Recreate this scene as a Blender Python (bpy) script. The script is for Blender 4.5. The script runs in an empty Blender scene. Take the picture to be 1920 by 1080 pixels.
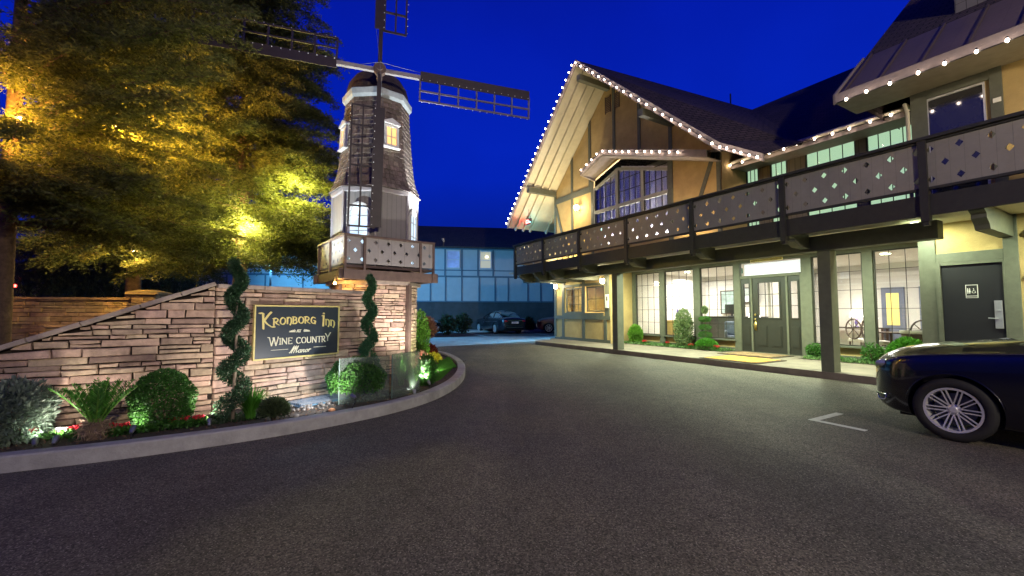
import bpy, bmesh, math, random
import numpy as np
from mathutils import Vector, Matrix
random.seed(7); rng = np.random.default_rng(7)
PI = math.pi; R = math.radians
S = bpy.context.scene; C = S.collection

# ------------------------------------------------------------------ camera
cam = bpy.data.cameras.new("camera"); co = bpy.data.objects.new("camera", cam); C.objects.link(co)
cam.sensor_width = 36; cam.lens = 15.0; cam.clip_start = .05; cam.clip_end = 2000
co.location = (0, 0, 1.45); co.rotation_euler = (R(90 + 3.22), 0, 0); S.camera = co

# ------------------------------------------------------------------ world: deep blue hour sky
w = bpy.data.worlds.new("World"); S.world = w; w.use_nodes = True
nt = w.node_tree; nt.nodes.clear()
out = nt.nodes.new('ShaderNodeOutputWorld'); bg = nt.nodes.new('ShaderNodeBackground')
tc = nt.nodes.new('ShaderNodeTexCoord'); sp = nt.nodes.new('ShaderNodeSeparateXYZ')
rp = nt.nodes.new('ShaderNodeValToRGB'); nz = nt.nodes.new('ShaderNodeTexNoise'); mx = nt.nodes.new('ShaderNodeMixRGB')
mth = nt.nodes.new('ShaderNodeMath'); mth.operation = 'ADD'; mt2 = nt.nodes.new('ShaderNodeMath'); mt2.operation = 'MULTIPLY'
nt.links.new(tc.outputs['Generated'], sp.inputs[0]); nt.links.new(sp.outputs['Z'], mth.inputs[0])
nt.links.new(sp.outputs['X'], mt2.inputs[0]); mt2.inputs[1].default_value = -.05; nt.links.new(mt2.outputs[0], mth.inputs[1])
nt.links.new(mth.outputs[0], rp.inputs[0])
cr = rp.color_ramp; cr.elements[0].position = 0; cr.elements[0].color = (.0045, .010, .085, 1)
cr.elements[1].position = 1; cr.elements[1].color = (.0015, .003, .06, 1)
e = cr.elements.new(.12); e.color = (.0012, .008, .13, 1)
e = cr.elements.new(.3); e.color = (.0006, .011, .30, 1)
e = cr.elements.new(.55); e.color = (.0006, .007, .25, 1)
nz.inputs['Scale'].default_value = 1.7; nz.inputs['Detail'].default_value = 6
nt.links.new(tc.outputs['Generated'], nz.inputs['Vector'])
mx.blend_type = 'MULTIPLY'; mx.inputs[0].default_value = .6
nr = nt.nodes.new('ShaderNodeValToRGB'); nr.color_ramp.elements[0].position = .36; nr.color_ramp.elements[1].position = .66
nr.color_ramp.elements[0].color = (.36, .40, .46, 1); nr.color_ramp.elements[1].color = (.95, .9, .82, 1)
nt.links.new(nz.outputs[0], nr.inputs[0]); nt.links.new(rp.outputs[0], mx.inputs[1]); nt.links.new(nr.outputs[0], mx.inputs[2])
nt.links.new(mx.outputs[0], bg.inputs[0]); bg.inputs[1].default_value = .66
nt.links.new(bg.outputs[0], out.inputs[0])
vs = S.view_settings; vs.view_transform = 'Standard'; vs.look = 'None'; vs.exposure = 1.5; vs.gamma = 1
S.cycles.max_bounces = 7; S.cycles.diffuse_bounces = 3; S.cycles.glossy_bounces = 3; S.cycles.transparent_max_bounces = 12
S.cycles.sample_clamp_indirect = 3; S.cycles.caustics_reflective = False; S.cycles.caustics_refractive = False

def lamp(name, loc, power, col, size=.05, kind='POINT', parent=None, aim=None, spot=90, blend=.6, sx=None, sy=None):
    l = bpy.data.lights.new(name, kind); l.energy = power; l.color = col
    if kind == 'AREA':
        l.size = sx or size
        if sy: l.shape = 'RECTANGLE'; l.size_y = sy
    else: l.shadow_soft_size = size
    if kind == 'SPOT': l.spot_size = R(spot); l.spot_blend = blend
    o = bpy.data.objects.new(name, l); C.objects.link(o); o.location = loc
    if aim is not None: o.rotation_euler = (Vector(aim) - Vector(loc)).to_track_quat('-Z', 'Y').to_euler()
    if parent is not None:
        o.parent = parent; o.matrix_parent_inverse = (Matrix.Translation(parent.location) @ parent.rotation_euler.to_matrix().to_4x4()).inverted()
    return o

# ------------------------------------------------------------------ frames
F = 800.
_p = math.atan(45 / F)
def at(x, y, Y):
    "photo pixel at distance Y -> world point (used to lay things out on their real distance)"
    fw = Vector((0, math.cos(_p), math.sin(_p))); up = Vector((0, -math.sin(_p), math.cos(_p)))
    d = fw + Vector((1, 0, 0)) * ((x - 960) / F) - up * ((y - 540) / F)
    return Vector((0, 0, 1.45)) + d * (Y / d.y)
K = Vector((7.2615, 8.5755, 0)); U = Vector((-.50655, .86221, 0)); N = Vector((.86221, .50655, 0))
ANG = math.atan2(-.86221, .50655)                       # the inn's own +x points along -U
def W(s, t, z=0): return K + U * s + N * t + Vector((0, 0, z))

# ------------------------------------------------------------------ materials
MATS = {}
def nodes(name):
    m = bpy.data.materials.new(name); m.use_nodes = True; t = m.node_tree
    return m, t, t.nodes['Principled BSDF']
def N_(t, kind, **kw):
    n = t.nodes.new(kind)
    for k, v in kw.items():
        if k in n.inputs: n.inputs[k].default_value = v
        else: setattr(n, k, v)
    return n
def M(name, col, var=.25, scale=6, rough=.7, bump=.0, bscale=None, metal=0, isl=0, stain=0, spec=.5, hue=None, coat=0):
    "procedural paint / stone / leaf material: noise mottling, optional per-piece variation, stains and bump"
    if name in MATS: return MATS[name]
    m, t, b = nodes(name); L = t.links
    b.inputs['Roughness'].default_value = rough; b.inputs['Metallic'].default_value = metal
    b.inputs['Specular IOR Level'].default_value = spec
    if coat: b.inputs['Coat Weight'].default_value = coat; b.inputs['Coat Roughness'].default_value = .04
    tx = t.nodes.new('ShaderNodeTexCoord')
    n1 = N_(t, 'ShaderNodeTexNoise', Scale=scale, Detail=6, Roughness=.65); L.new(tx.outputs['Object'], n1.inputs['Vector'])
    r = t.nodes.new('ShaderNodeValToRGB'); r.color_ramp.elements[0].position = .3; r.color_ramp.elements[1].position = .72
    c = np.array(col); lo = c * (1 - var); hi = np.minimum(c * (1 + var), 1)
    if hue is not None: lo = np.array(hue)
    r.color_ramp.elements[0].color = (*lo, 1); r.color_ramp.elements[1].color = (*hi, 1)
    L.new(n1.outputs[0], r.inputs[0]); last = r.outputs[0]
    if isl:
        g = t.nodes.new('ShaderNodeNewGeometry'); h = t.nodes.new('ShaderNodeHueSaturation')
        mr = N_(t, 'ShaderNodeMapRange'); mr.inputs['To Min'].default_value = 1 - isl; mr.inputs['To Max'].default_value = 1 + isl
        L.new(g.outputs['Random Per Island'], mr.inputs['Value']); L.new(mr.outputs[0], h.inputs['Value'])
        mr2 = N_(t, 'ShaderNodeMapRange'); mr2.inputs['To Min'].default_value = .5 - isl * .05; mr2.inputs['To Max'].default_value = .5 + isl * .06
        wn = N_(t, 'ShaderNodeMath', operation='MULTIPLY'); wn.inputs[1].default_value = 7.31
        fr = N_(t, 'ShaderNodeMath', operation='FRACT'); L.new(g.outputs['Random Per Island'], wn.inputs[0]); L.new(wn.outputs[0], fr.inputs[0])
        L.new(fr.outputs[0], mr2.inputs['Value']); L.new(mr2.outputs[0], h.inputs['Hue'])
        L.new(last, h.inputs['Color']); last = h.outputs[0]
    if stain:
        n2 = N_(t, 'ShaderNodeTexNoise', Scale=1.3, Detail=8, Roughness=.7); L.new(tx.outputs['Object'], n2.inputs['Vector'])
        r2 = t.nodes.new('ShaderNodeValToRGB'); r2.color_ramp.elements[0].position = .36; r2.color_ramp.elements[1].position = .62
        r2.color_ramp.elements[0].color = (1 - stain,) * 3 + (1,); r2.color_ramp.elements[1].color = (1, 1, 1, 1)
        mm = N_(t, 'ShaderNodeMixRGB', blend_type='MULTIPLY'); mm.inputs[0].default_value = 1
        L.new(n2.outputs[0], r2.inputs[0]); L.new(last, mm.inputs[1]); L.new(r2.outputs[0], mm.inputs[2]); last = mm.outputs[0]
    L.new(last, b.inputs['Base Color'])
    if bump:
        n3 = N_(t, 'ShaderNodeTexNoise', Scale=bscale or scale * 6, Detail=5, Roughness=.6); L.new(tx.outputs['Object'], n3.inputs['Vector'])
        bm = N_(t, 'ShaderNodeBump', Strength=bump, Distance=.02); L.new(n3.outputs[0], bm.inputs['Height']); L.new(bm.outputs[0], b.inputs['Normal'])
    MATS[name] = m; return m
def EM(name, col, strength):
    if name in MATS: return MATS[name]
    m, t, b = nodes(name); b.inputs['Base Color'].default_value = (*col, 1)
    b.inputs['Emission Color'].default_value = (*col, 1); b.inputs['Emission Strength'].default_value = strength
    MATS[name] = m; return m
def brickmat(name, c1, c2, mortar, bw, rh, ms=.012, off=.5, rough=.85, bump=.6, noise=.5, metal=0):
    m, t, b = nodes(name); L = t.links
    b.inputs['Roughness'].default_value = rough; b.inputs['Metallic'].default_value = metal
    tx = t.nodes.new('ShaderNodeTexCoord'); br = t.nodes.new('ShaderNodeTexBrick')
    br.offset = off; br.inputs['Scale'].default_value = 1; br.inputs['Brick Width'].default_value = bw; br.inputs['Row Height'].default_value = rh
    br.inputs['Mortar Size'].default_value = ms; br.inputs['Color1'].default_value = (*c1, 1); br.inputs['Color2'].default_value = (*c2, 1)
    br.inputs['Mortar'].default_value = (*mortar, 1)
    nn = N_(t, 'ShaderNodeTexNoise', Scale=9, Detail=6, Roughness=.7); L.new(tx.outputs['UV'], nn.inputs['Vector'])
    n4 = N_(t, 'ShaderNodeTexNoise', Scale=.7, Detail=3); L.new(tx.outputs['UV'], n4.inputs['Vector'])
    L.new(tx.outputs['UV'], br.inputs['Vector'])
    mm = N_(t, 'ShaderNodeMixRGB', blend_type='MULTIPLY'); mm.inputs[0].default_value = noise
    m2 = N_(t, 'ShaderNodeMixRGB', blend_type='MULTIPLY'); m2.inputs[0].default_value = .5
    L.new(br.outputs['Color'], mm.inputs[1]); L.new(nn.outputs[0], mm.inputs[2])
    L.new(mm.outputs[0], m2.inputs[1]); L.new(n4.outputs[0], m2.inputs[2]); L.new(m2.outputs[0], b.inputs['Base Color'])
    inv = N_(t, 'ShaderNodeMath', operation='SUBTRACT'); inv.inputs[0].default_value = 1; L.new(br.outputs['Fac'], inv.inputs[1])
    ad = N_(t, 'ShaderNodeMath', operation='ADD'); L.new(inv.outputs[0], ad.inputs[0]); L.new(nn.outputs[0], ad.inputs[1])
    bm = N_(t, 'ShaderNodeBump', Strength=bump, Distance=.012); L.new(ad.outputs[0], bm.inputs['Height']); L.new(bm.outputs[0], b.inputs['Normal'])
    MATS[name] = m; return m
def glassmat(name, tint=(1, 1, 1), refl=.08, rough=.0, haze=0, hazecol=(.6, .7, .65)):
    m = bpy.data.materials.new(name); m.use_nodes = True; t = m.node_tree; t.nodes.clear(); L = t.links
    o = t.nodes.new('ShaderNodeOutputMaterial'); tr = t.nodes.new('ShaderNodeBsdfTransparent'); tr.inputs[0].default_value = (*tint, 1)
    gl = t.nodes.new('ShaderNodeBsdfGlossy'); gl.inputs['Roughness'].default_value = rough
    fr = N_(t, 'ShaderNodeFresnel', IOR=1.45); mx = t.nodes.new('ShaderNodeMixShader')
    ad = N_(t, 'ShaderNodeMath', operation='MULTIPLY_ADD'); ad.inputs[1].default_value = .6; ad.inputs[2].default_value = refl - .024; ad.use_clamp = True
    L.new(fr.outputs[0], ad.inputs[0]); L.new(ad.outputs[0], mx.inputs[0]); L.new(tr.outputs[0], mx.inputs[1]); L.new(gl.outputs[0], mx.inputs[2]); last = mx.outputs[0]
    if haze:
        df = t.nodes.new('ShaderNodeBsdfDiffuse'); df.inputs[0].default_value = (*hazecol, 1); tl = t.nodes.new('ShaderNodeBsdfTranslucent'); tl.inputs[0].default_value = (*hazecol, 1)
        m0 = t.nodes.new('ShaderNodeMixShader'); m0.inputs[0].default_value = .5; L.new(df.outputs[0], m0.inputs[1]); L.new(tl.outputs[0], m0.inputs[2])
        tx = t.nodes.new('ShaderNodeTexCoord'); nn = N_(t, 'ShaderNodeTexNoise', Scale=3.5, Detail=4); L.new(tx.outputs['Object'], nn.inputs['Vector'])
        mu = N_(t, 'ShaderNodeMath', operation='MULTIPLY'); mu.inputs[1].default_value = haze * 2; L.new(nn.outputs[0], mu.inputs[0])
        m1 = t.nodes.new('ShaderNodeMixShader'); L.new(mu.outputs[0], m1.inputs[0]); L.new(last, m1.inputs[1]); L.new(m0.outputs[0], m1.inputs[2]); last = m1.outputs[0]
    L.new(last, o.inputs[0]); MATS[name] = m; return m
def leafmat(name, c1, c2, rough=.55, trans=.35):
    m, t, b = nodes(name); L = t.links
    g = t.nodes.new('ShaderNodeNewGeometry'); tx = t.nodes.new('ShaderNodeTexCoord')
    nn = N_(t, 'ShaderNodeTexNoise', Scale=3.0, Detail=3); L.new(tx.outputs['Object'], nn.inputs['Vector'])
    a = N_(t, 'ShaderNodeMath', operation='ADD'); L.new(g.outputs['Random Per Island'], a.inputs[0]); L.new(nn.outputs[0], a.inputs[1])
    h = N_(t, 'ShaderNodeMath', operation='MULTIPLY'); h.inputs[1].default_value = .5; L.new(a.outputs[0], h.inputs[0])
    r = t.nodes.new('ShaderNodeValToRGB'); r.color_ramp.elements[0].position = .2; r.color_ramp.elements[1].position = .8
    r.color_ramp.elements[0].color = (*c1, 1); r.color_ramp.elements[1].color = (*c2, 1); L.new(h.outputs[0], r.inputs[0])
    L.new(r.outputs[0], b.inputs['Base Color']); b.inputs['Roughness'].default_value = rough
    tl = t.nodes.new('ShaderNodeBsdfTranslucent'); L.new(r.outputs[0], tl.inputs[0])
    mx = t.nodes.new('ShaderNodeMixShader'); mx.inputs[0].default_value = trans
    L.new(b.outputs[0], mx.inputs[1]); L.new(tl.outputs[0], mx.inputs[2]); L.new(mx.outputs[0], t.nodes['Material Output'].inputs[0])
    MATS[name] = m; return m

def asphalt(name, c, spk):
    m, t, b = nodes(name); L = t.links
    tx = t.nodes.new('ShaderNodeTexCoord'); b.inputs['Roughness'].default_value = .78; b.inputs['Specular IOR Level'].default_value = .35
    n1 = N_(t, 'ShaderNodeTexNoise', Scale=48, Detail=5, Roughness=.85); n2 = N_(t, 'ShaderNodeTexNoise', Scale=.45, Detail=5, Roughness=.6)
    v = N_(t, 'ShaderNodeTexVoronoi', Scale=150.)
    n3 = N_(t, 'ShaderNodeTexNoise', Scale=4.5, Detail=6, Roughness=.7)
    for n in (n1, n2, n3, v): L.new(tx.outputs['Object'], n.inputs['Vector'])
    r = t.nodes.new('ShaderNodeValToRGB'); r.color_ramp.elements[0].position = .33; r.color_ramp.elements[1].position = .68
    r.color_ramp.elements[0].color = (*[x * .35 for x in c], 1); r.color_ramp.elements[1].color = (*[x * 1.8 for x in c], 1)
    L.new(n1.outputs[0], r.inputs[0])
    r2 = t.nodes.new('ShaderNodeValToRGB'); r2.color_ramp.elements[0].position = .35; r2.color_ramp.elements[1].position = .65
    r2.color_ramp.elements[0].color = (.66, .66, .7, 1); r2.color_ramp.elements[1].color = (1.0, .97, .92, 1); L.new(n2.outputs[0], r2.inputs[0])
    r3 = t.nodes.new('ShaderNodeValToRGB'); r3.color_ramp.elements[0].position = .35; r3.color_ramp.elements[1].position = .7
    r3.color_ramp.elements[0].color = (.72, .72, .72, 1); r3.color_ramp.elements[1].color = (1, 1, 1, 1); L.new(n3.outputs[0], r3.inputs[0])
    a = N_(t, 'ShaderNodeMixRGB', blend_type='MULTIPLY'); a.inputs[0].default_value = 1; L.new(r.outputs[0], a.inputs[1]); L.new(r2.outputs[0], a.inputs[2])
    a3 = N_(t, 'ShaderNodeMixRGB', blend_type='MULTIPLY'); a3.inputs[0].default_value = 1; L.new(a.outputs[0], a3.inputs[1]); L.new(r3.outputs[0], a3.inputs[2])
    # salt-and-pepper aggregate
    va = N_(t, 'ShaderNodeTexVoronoi', Scale=95.); L.new(tx.outputs['Object'], va.inputs['Vector']); sa_ = t.nodes.new('ShaderNodeSeparateColor'); L.new(va.outputs['Color'], sa_.inputs[0])
    ra = t.nodes.new('ShaderNodeValToRGB'); ra.color_ramp.elements[0].position = .1; ra.color_ramp.elements[1].position = .95; ra.color_ramp.elements[0].color = (.42, .42, .42, 1); ra.color_ramp.elements[1].color = (1.55, 1.5, 1.42, 1); L.new(sa_.outputs[1], ra.inputs[0])
    a4 = N_(t, 'ShaderNodeMixRGB', blend_type='MULTIPLY'); a4.inputs[0].default_value = 1; L.new(a3.outputs[0], a4.inputs[1]); L.new(ra.outputs[0], a4.inputs[2]); a3 = a4
    # pale stone chips
    vc = t.nodes.new('ShaderNodeSeparateColor'); L.new(v.outputs['Color'], vc.inputs[0])
    gt = N_(t, 'ShaderNodeMath', operation='GREATER_THAN'); gt.inputs[1].default_value = .965; L.new(vc.outputs[0], gt.inputs[0])
    a2 = N_(t, 'ShaderNodeMixRGB'); L.new(gt.outputs[0], a2.inputs[0]); L.new(a3.outputs[0], a2.inputs[1]); a2.inputs[2].default_value = (*spk, 1)
    L.new(a2.outputs[0], b.inputs['Base Color'])
    # hairline cracks and rolled-in tyre tracks
    wv = N_(t, 'ShaderNodeTexNoise', Scale=.9, Detail=5); L.new(tx.outputs['Object'], wv.inputs['Vector'])
    wa = N_(t, 'ShaderNodeMixRGB'); wa.inputs[0].default_value = .22; L.new(tx.outputs['Object'], wa.inputs[1]); L.new(wv.outputs['Color'], wa.inputs[2])
    vk = N_(t, 'ShaderNodeTexVoronoi', feature='DISTANCE_TO_EDGE'); vk.inputs['Scale'].default_value = .42; L.new(wa.outputs[0], vk.inputs['Vector'])
    kr = t.nodes.new('ShaderNodeValToRGB'); kr.color_ramp.elements[0].position = .0; kr.color_ramp.elements[1].position = .006
    kr.color_ramp.elements[0].color = (.78, .78, .78, 1); kr.color_ramp.elements[1].color = (1, 1, 1, 1); L.new(vk.outputs['Distance'], kr.inputs[0])
    mp_ = t.nodes.new('ShaderNodeMapping'); mp_.inputs['Rotation'].default_value = (0, 0, .62); mp_.inputs['Scale'].default_value = (.7, .05, 1); L.new(tx.outputs['Object'], mp_.inputs[0])
    tn = N_(t, 'ShaderNodeTexNoise', Scale=1.1, Detail=3); L.new(mp_.outputs[0], tn.inputs['Vector'])
    tr_ = t.nodes.new('ShaderNodeValToRGB'); tr_.color_ramp.elements[0].position = .38; tr_.color_ramp.elements[1].position = .6; tr_.color_ramp.elements[0].color = (.70, .70, .71, 1); L.new(tn.outputs[0], tr_.inputs[0])
    c1 = N_(t, 'ShaderNodeMixRGB', blend_type='MULTIPLY'); c1.inputs[0].default_value = 1; L.new(a2.outputs[0], c1.inputs[1]); L.new(kr.outputs[0], c1.inputs[2])
    c2 = N_(t, 'ShaderNodeMixRGB', blend_type='MULTIPLY'); c2.inputs[0].default_value = 1; L.new(c1.outputs[0], c2.inputs[1]); L.new(tr_.outputs[0], c2.inputs[2]); L.new(c2.outputs[0], b.inputs['Base Color'])
    bm = N_(t, 'ShaderNodeBump', Strength=.7, Distance=.012); L.new(n1.outputs[0], bm.inputs['Height']); L.new(bm.outputs[0], b.inputs['Normal'])
    MATS[name] = m; return m

m_asph = asphalt('asphalt', (.165, .152, .128), (.36, .33, .28))
m_lot = asphalt('lot_asphalt', (.13, .13, .13), (.2, .2, .2))
m_conc = M('kerb_concrete', (.42, .41, .38), .18, 5, .85, .35, 60, stain=.35)
m_walk = M('walk_concrete', (.21, .175, .14), .18, 3, .85, .25, 50, stain=.3)
m_soil = M('soil', (.05, .038, .028), .5, 14, .95, .8, 40)
m_stucco = M('tan_stucco', (.50, .355, .15), .12, 2.2, .9, .35, 45, stain=.18)
m_trim = M('grey_green_timber', (.105, .11, .082), .15, 8, .6, .12, 30)
m_dark = M('dark_brown_timber', (.030, .029, .023), .2, 8, .6, .15, 30)
m_cream = M('cream_paint', (.58, .53, .40), .08, 5, .6, .1, 30)
m_board = brickmat('railing_boards', (.40, .375, .325), (.385, .36, .31), (.28, .26, .23), .175, 8, .003, 0, .65, .4, .3)
m_wboard = brickmat('white_boards', (.42, .39, .35), (.39, .37, .33), (.22, .2, .18), .11, 8, .004, 0, .6, .6, .2)
m_siding = brickmat('grey_siding', (.27, .25, .22), (.25, .24, .21), (.10, .09, .08), .16, 8, .006, 0, .65, .5, .25)
m_shing = brickmat('roof_shingles', (.21, .145, .125), (.13, .095, .085), (.012, .01, .01), .26, .13, .014, .5, .9, 1.0, .75)
m_metal = brickmat('seamed_metal_roof', (.25, .19, .175), (.23, .18, .165), (.19, .14, .13), .62, 30, .004, 0, .55, .3, .45)
m_far = M('pale_blue_grey_stucco', (.40, .44, .44), .06, 2, .9, .1)
m_farlow = M('dark_grey_stucco', (.065, .065, .065), .15, 1.5, .9, .1, stain=.3)
m_fartrim = M('blue_grey_trim', (.09, .15, .19), .1, 5, .7)
m_stone = M('ledger_stone', (.52, .37, .26), .3, 9, .85, .7, 35, isl=.32, stain=.25)
m_stone2 = M('ochre_ledger_stone', (.33, .25, .14), .3, 6, .85, .6, 25, isl=.3, stain=.2)
m_mortar = M('mortar', (.025, .018, .014), .3, 10, .95)
m_cap = M('stone_cap', (.42, .34, .27), .25, 6, .8, .6, 30, isl=.12, stain=.3)
m_glass = glassmat('window_glass', (.95, .97, .95), .06)
m_splash = glassmat('splash_glass', (.80, .9, .85), .06, .02, .085, (.66, .74, .70))
m_white = M('white_paint', (.78, .77, .72), .06, 6, .6)
m_black = M('black_metal', (.02, .02, .02), .2, 10, .45)
m_brass = M('brass', (.7, .5, .18), .15, 10, .3, metal=1)
m_chrome = M('chrome', (.75, .76, .78), .04, 10, .12, metal=1)
m_bark = M('bark', (.13, .085, .055), .45, 9, .9, 1.0, 22)
m_grey = M('grey_metal', (.25, .25, .25), .1, 10, .5, metal=.6)
m_shake = M('cedar_shakes', (.21, .165, .135), .35, 14, .9, .5, 40, isl=.35)
m_brown = M('brown_timber', (.13, .085, .065), .25, 8, .6, .15, 30)
m_bulb = EM('warm_bulb', (1, .80, .66), 15)
m_shade = EM('lamp_shade_glow', (1, .86, .55), 14)
m_paint = M('midnight_blue_car_paint', (.004, .004, .007), .1, 3, .22, spec=.5, coat=1)
m_rubber = M('tyre_rubber', (.012, .012, .012), .2, 20, .8)
m_dglass = glassmat('car_glass', (.12, .14, .14), .08)

# ------------------------------------------------------------------ mesh building
class MB:
    def __init__(s): s.v = []; s.f = []
    def add(s, vs, fs):
        b = len(s.v); s.v += [tuple(p) for p in vs]; s.f += [tuple(b + i for i in f) for f in fs]; return s
    def box(s, x0, x1, y0, y1, z0, z1):
        if x0 > x1: x0, x1 = x1, x0
        if y0 > y1: y0, y1 = y1, y0
        if z0 > z1: z0, z1 = z1, z0
        return s.add([(x0, y0, z0), (x1, y0, z0), (x1, y1, z0), (x0, y1, z0), (x0, y0, z1), (x1, y0, z1), (x1, y1, z1), (x0, y1, z1)],
                     [(0, 3, 2, 1), (4, 5, 6, 7), (0, 1, 5, 4), (1, 2, 6, 5), (2, 3, 7, 6), (3, 0, 4, 7)])
    def ib(s, s0, s1, t0, t1, z0, z1): return s.box(-s0, -s1, t0, t1, z0, z1)       # inn frame
    def prism(s, poly, d):
        "poly: list of 3-D points (planar), extruded by vector d"
        n = len(poly); d = Vector(d); P = [Vector(p) for p in poly]; Q = [p + d for p in P]
        nm = Vector((0, 0, 0))
        for i in range(n): nm += P[i].cross(P[(i + 1) % n])
        if nm.dot(d) > 0: P, Q = Q, P
        fs = [tuple(range(n)), tuple(range(2 * n - 1, n - 1, -1))]
        fs += [(i, n + i, n + (i + 1) % n, (i + 1) % n) for i in range(n)]
        return s.add(P + Q, fs)
    def beam(s, a, b, wx, wy, up=(0, 0, 1)):
        "rectangular bar from a to b, wx across, wy along up"
        a = Vector(a); b = Vector(b); d = (b - a).normalized(); up = Vector(up); x = d.cross(up)
        if x.length < 1e-4: x = d.cross(Vector((1, 0, 0)))
        x.normalize(); y = x.cross(d).normalized(); x *= wx / 2; y *= wy / 2
        return s.add([a - x - y, a + x - y, a + x + y, a - x + y, b - x - y, b + x - y, b + x + y, b - x + y],
                     [(0, 3, 2, 1), (4, 5, 6, 7), (0, 1, 5, 4), (1, 2, 6, 5), (2, 3, 7, 6), (3, 0, 4, 7)])
    def tube(s, pts, rad, n=8, cap=True):
        P = [Vector(p) for p in pts]; rads = rad if isinstance(rad, (list, tuple)) else [rad] * len(P)
        b = len(s.v); ref = Vector((.3, .1, 1)).normalized()
        for i, p in enumerate(P):
            d = (P[min(i + 1, len(P) - 1)] - P[max(i - 1, 0)]).normalized()
            x = d.cross(ref)
            if x.length < .05: x = d.cross(Vector((1, 0, 0)))
            x.normalize(); y = d.cross(x)
            for k in range(n):
                a = 2 * PI * k / n; s.v.append(tuple(p + (x * math.cos(a) + y * math.sin(a)) * rads[i]))
        for i in range(len(P) - 1):
            for k in range(n):
                s.f.append((b + i * n + k, b + i * n + (k + 1) % n, b + (i + 1) * n + (k + 1) % n, b + (i + 1) * n + k))
        if cap: s.f.append(tuple(b + k for k in range(n))[::-1]); s.f.append(tuple(b + (len(P) - 1) * n + k for k in range(n)))
        return s
    def lathe(s, prof, c=(0, 0, 0), n=20, a0=0, a1=2 * PI, axis='z'):
        b = len(s.v); full = abs(a1 - a0 - 2 * PI) < 1e-6; m = n if full else n + 1
        for r, z in prof:
            for k in range(m):
                a = a0 + (a1 - a0) * k / n; p = (r * math.cos(a), r * math.sin(a), z)
                if axis == 'y': p = (p[0], z, p[1])
                if axis == 'x': p = (z, p[0], p[1])
                s.v.append((p[0] + c[0], p[1] + c[1], p[2] + c[2]))
        for i in range(len(prof) - 1):
            for k in range(n):
                s.f.append((b + i * m + k, b + i * m + (k + 1) % m, b + (i + 1) * m + (k + 1) % m, b + (i + 1) * m + k))
        return s
    def ball(s, c, r, n=8, m=6, sz=1):
        return s.lathe([(r * math.sin(PI * i / m) + 1e-5, -r * sz * math.cos(PI * i / m)) for i in range(m + 1)], c, n)
    def build(s, name, mat, parent=None, smooth=False, loc=None, rot=None, bevel=0, uv=True):
        me = bpy.data.meshes.new(name); me.from_pydata(s.v, [], s.f); me.update()
        if uv and len(s.f) < 60000:
            ul = me.uv_layers.new(name='UVMap'); dat = np.empty(len(me.loops) * 2)
            co_ = np.array(s.v)
            for p in me.polygons:
                nn = p.normal; ax = Vector((0, 0, 1)).cross(nn)
                ax = ax.normalized() if ax.length > .03 else Vector((1, 0, 0))
                bx = nn.cross(ax)
                for li in p.loop_indices:
                    q = Vector(s.v[me.loops[li].vertex_index]); dat[2 * li] = q.dot(ax); dat[2 * li + 1] = q.dot(bx)
            ul.data.foreach_set('uv', dat)
        for m_ in (mat if isinstance(mat, (list, tuple)) else [mat]): me.materials.append(m_)
        if smooth: me.shade_smooth()
        o = bpy.data.objects.new(name, me); C.objects.link(o)
        if parent is not None: o.parent = parent
        if loc is not None: o.location = loc
        if rot is not None: o.rotation_euler = rot
        if bevel:
            bv = o.modifiers.new('bevel', 'BEVEL'); bv.width = bevel; bv.segments = 2; bv.limit_method = 'ANGLE'; bv.angle_limit = R(50)
        return o
def leaves(name, P, D, Ln, Wd, mat, parent=None, fold=.0, loc=None):
    "many separate diamond leaves: P base points, D directions, Ln/Wd sizes (numpy)"
    n = len(P); D = D / (np.linalg.norm(D, axis=1, keepdims=True) + 1e-9)
    rnd = rng.normal(size=(n, 3)); Sd = np.cross(D, rnd); Sd /= (np.linalg.norm(Sd, axis=1, keepdims=True) + 1e-9)
    Nn = np.cross(D, Sd); Ln = np.broadcast_to(Ln, n)[:, None]; Wd = np.broadcast_to(Wd, n)[:, None]
    A = P; B = P + D * Ln * .45 + Sd * Wd * .5 + Nn * fold * Wd; Cc = P + D * Ln; Dd = P + D * Ln * .45 - Sd * Wd * .5 + Nn * fold * Wd
    V = np.stack([A, B, Cc, Dd], 1).reshape(-1, 3)
    me = bpy.data.meshes.new(name); me.vertices.add(4 * n); me.vertices.foreach_set('co', V.ravel().astype(np.float32))
    me.loops.add(4 * n); me.loops.foreach_set('vertex_index', np.arange(4 * n, dtype=np.int32))
    me.polygons.add(n); me.polygons.foreach_set('loop_start', np.arange(0, 4 * n, 4, dtype=np.int32))
    me.update(calc_edges=True); me.validate(); me.materials.append(mat)
    o = bpy.data.objects.new(name, me); C.objects.link(o)
    if parent is not None: o.parent = parent
    if loc is not None: o.location = loc
    return o
def tag(o, label=None, cat=None, group=None, kind=None):
    if label: o['label'] = label
    if cat: o['category'] = cat
    if group: o['group'] = group
    if kind: o['kind'] = kind
    return o
def thing(name, label, cat, loc=(0, 0, 0), rz=0, group=None):
    o = bpy.data.objects.new(name, None); C.objects.link(o); o.location = loc; o.rotation_euler = (0, 0, rz); o.empty_display_size = .2
    return tag(o, label, cat, group)
def copy_thing(root, loc, rz, label, group=None):
    r = root.copy(); C.objects.link(r); r.location = loc; r.rotation_euler = (0, 0, rz); r['label'] = label
    if group: r['group'] = group
    def rec(src, dst):
        for ch in list(src.children):
            c = ch.copy(); C.objects.link(c); c.parent = dst; rec(ch, c)
    rec(root, r); return r

# ================================================================== SETTING
def struct(mb, name, mat): o = mb.build(name, mat); return tag(o, kind='structure')
g = MB().add([(-150, -150, 0), (150, -150, 0), (150, 150, 0), (-150, 150, 0)], [(0, 1, 2, 3)]); struct(g, 'driveway', m_asph)
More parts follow.
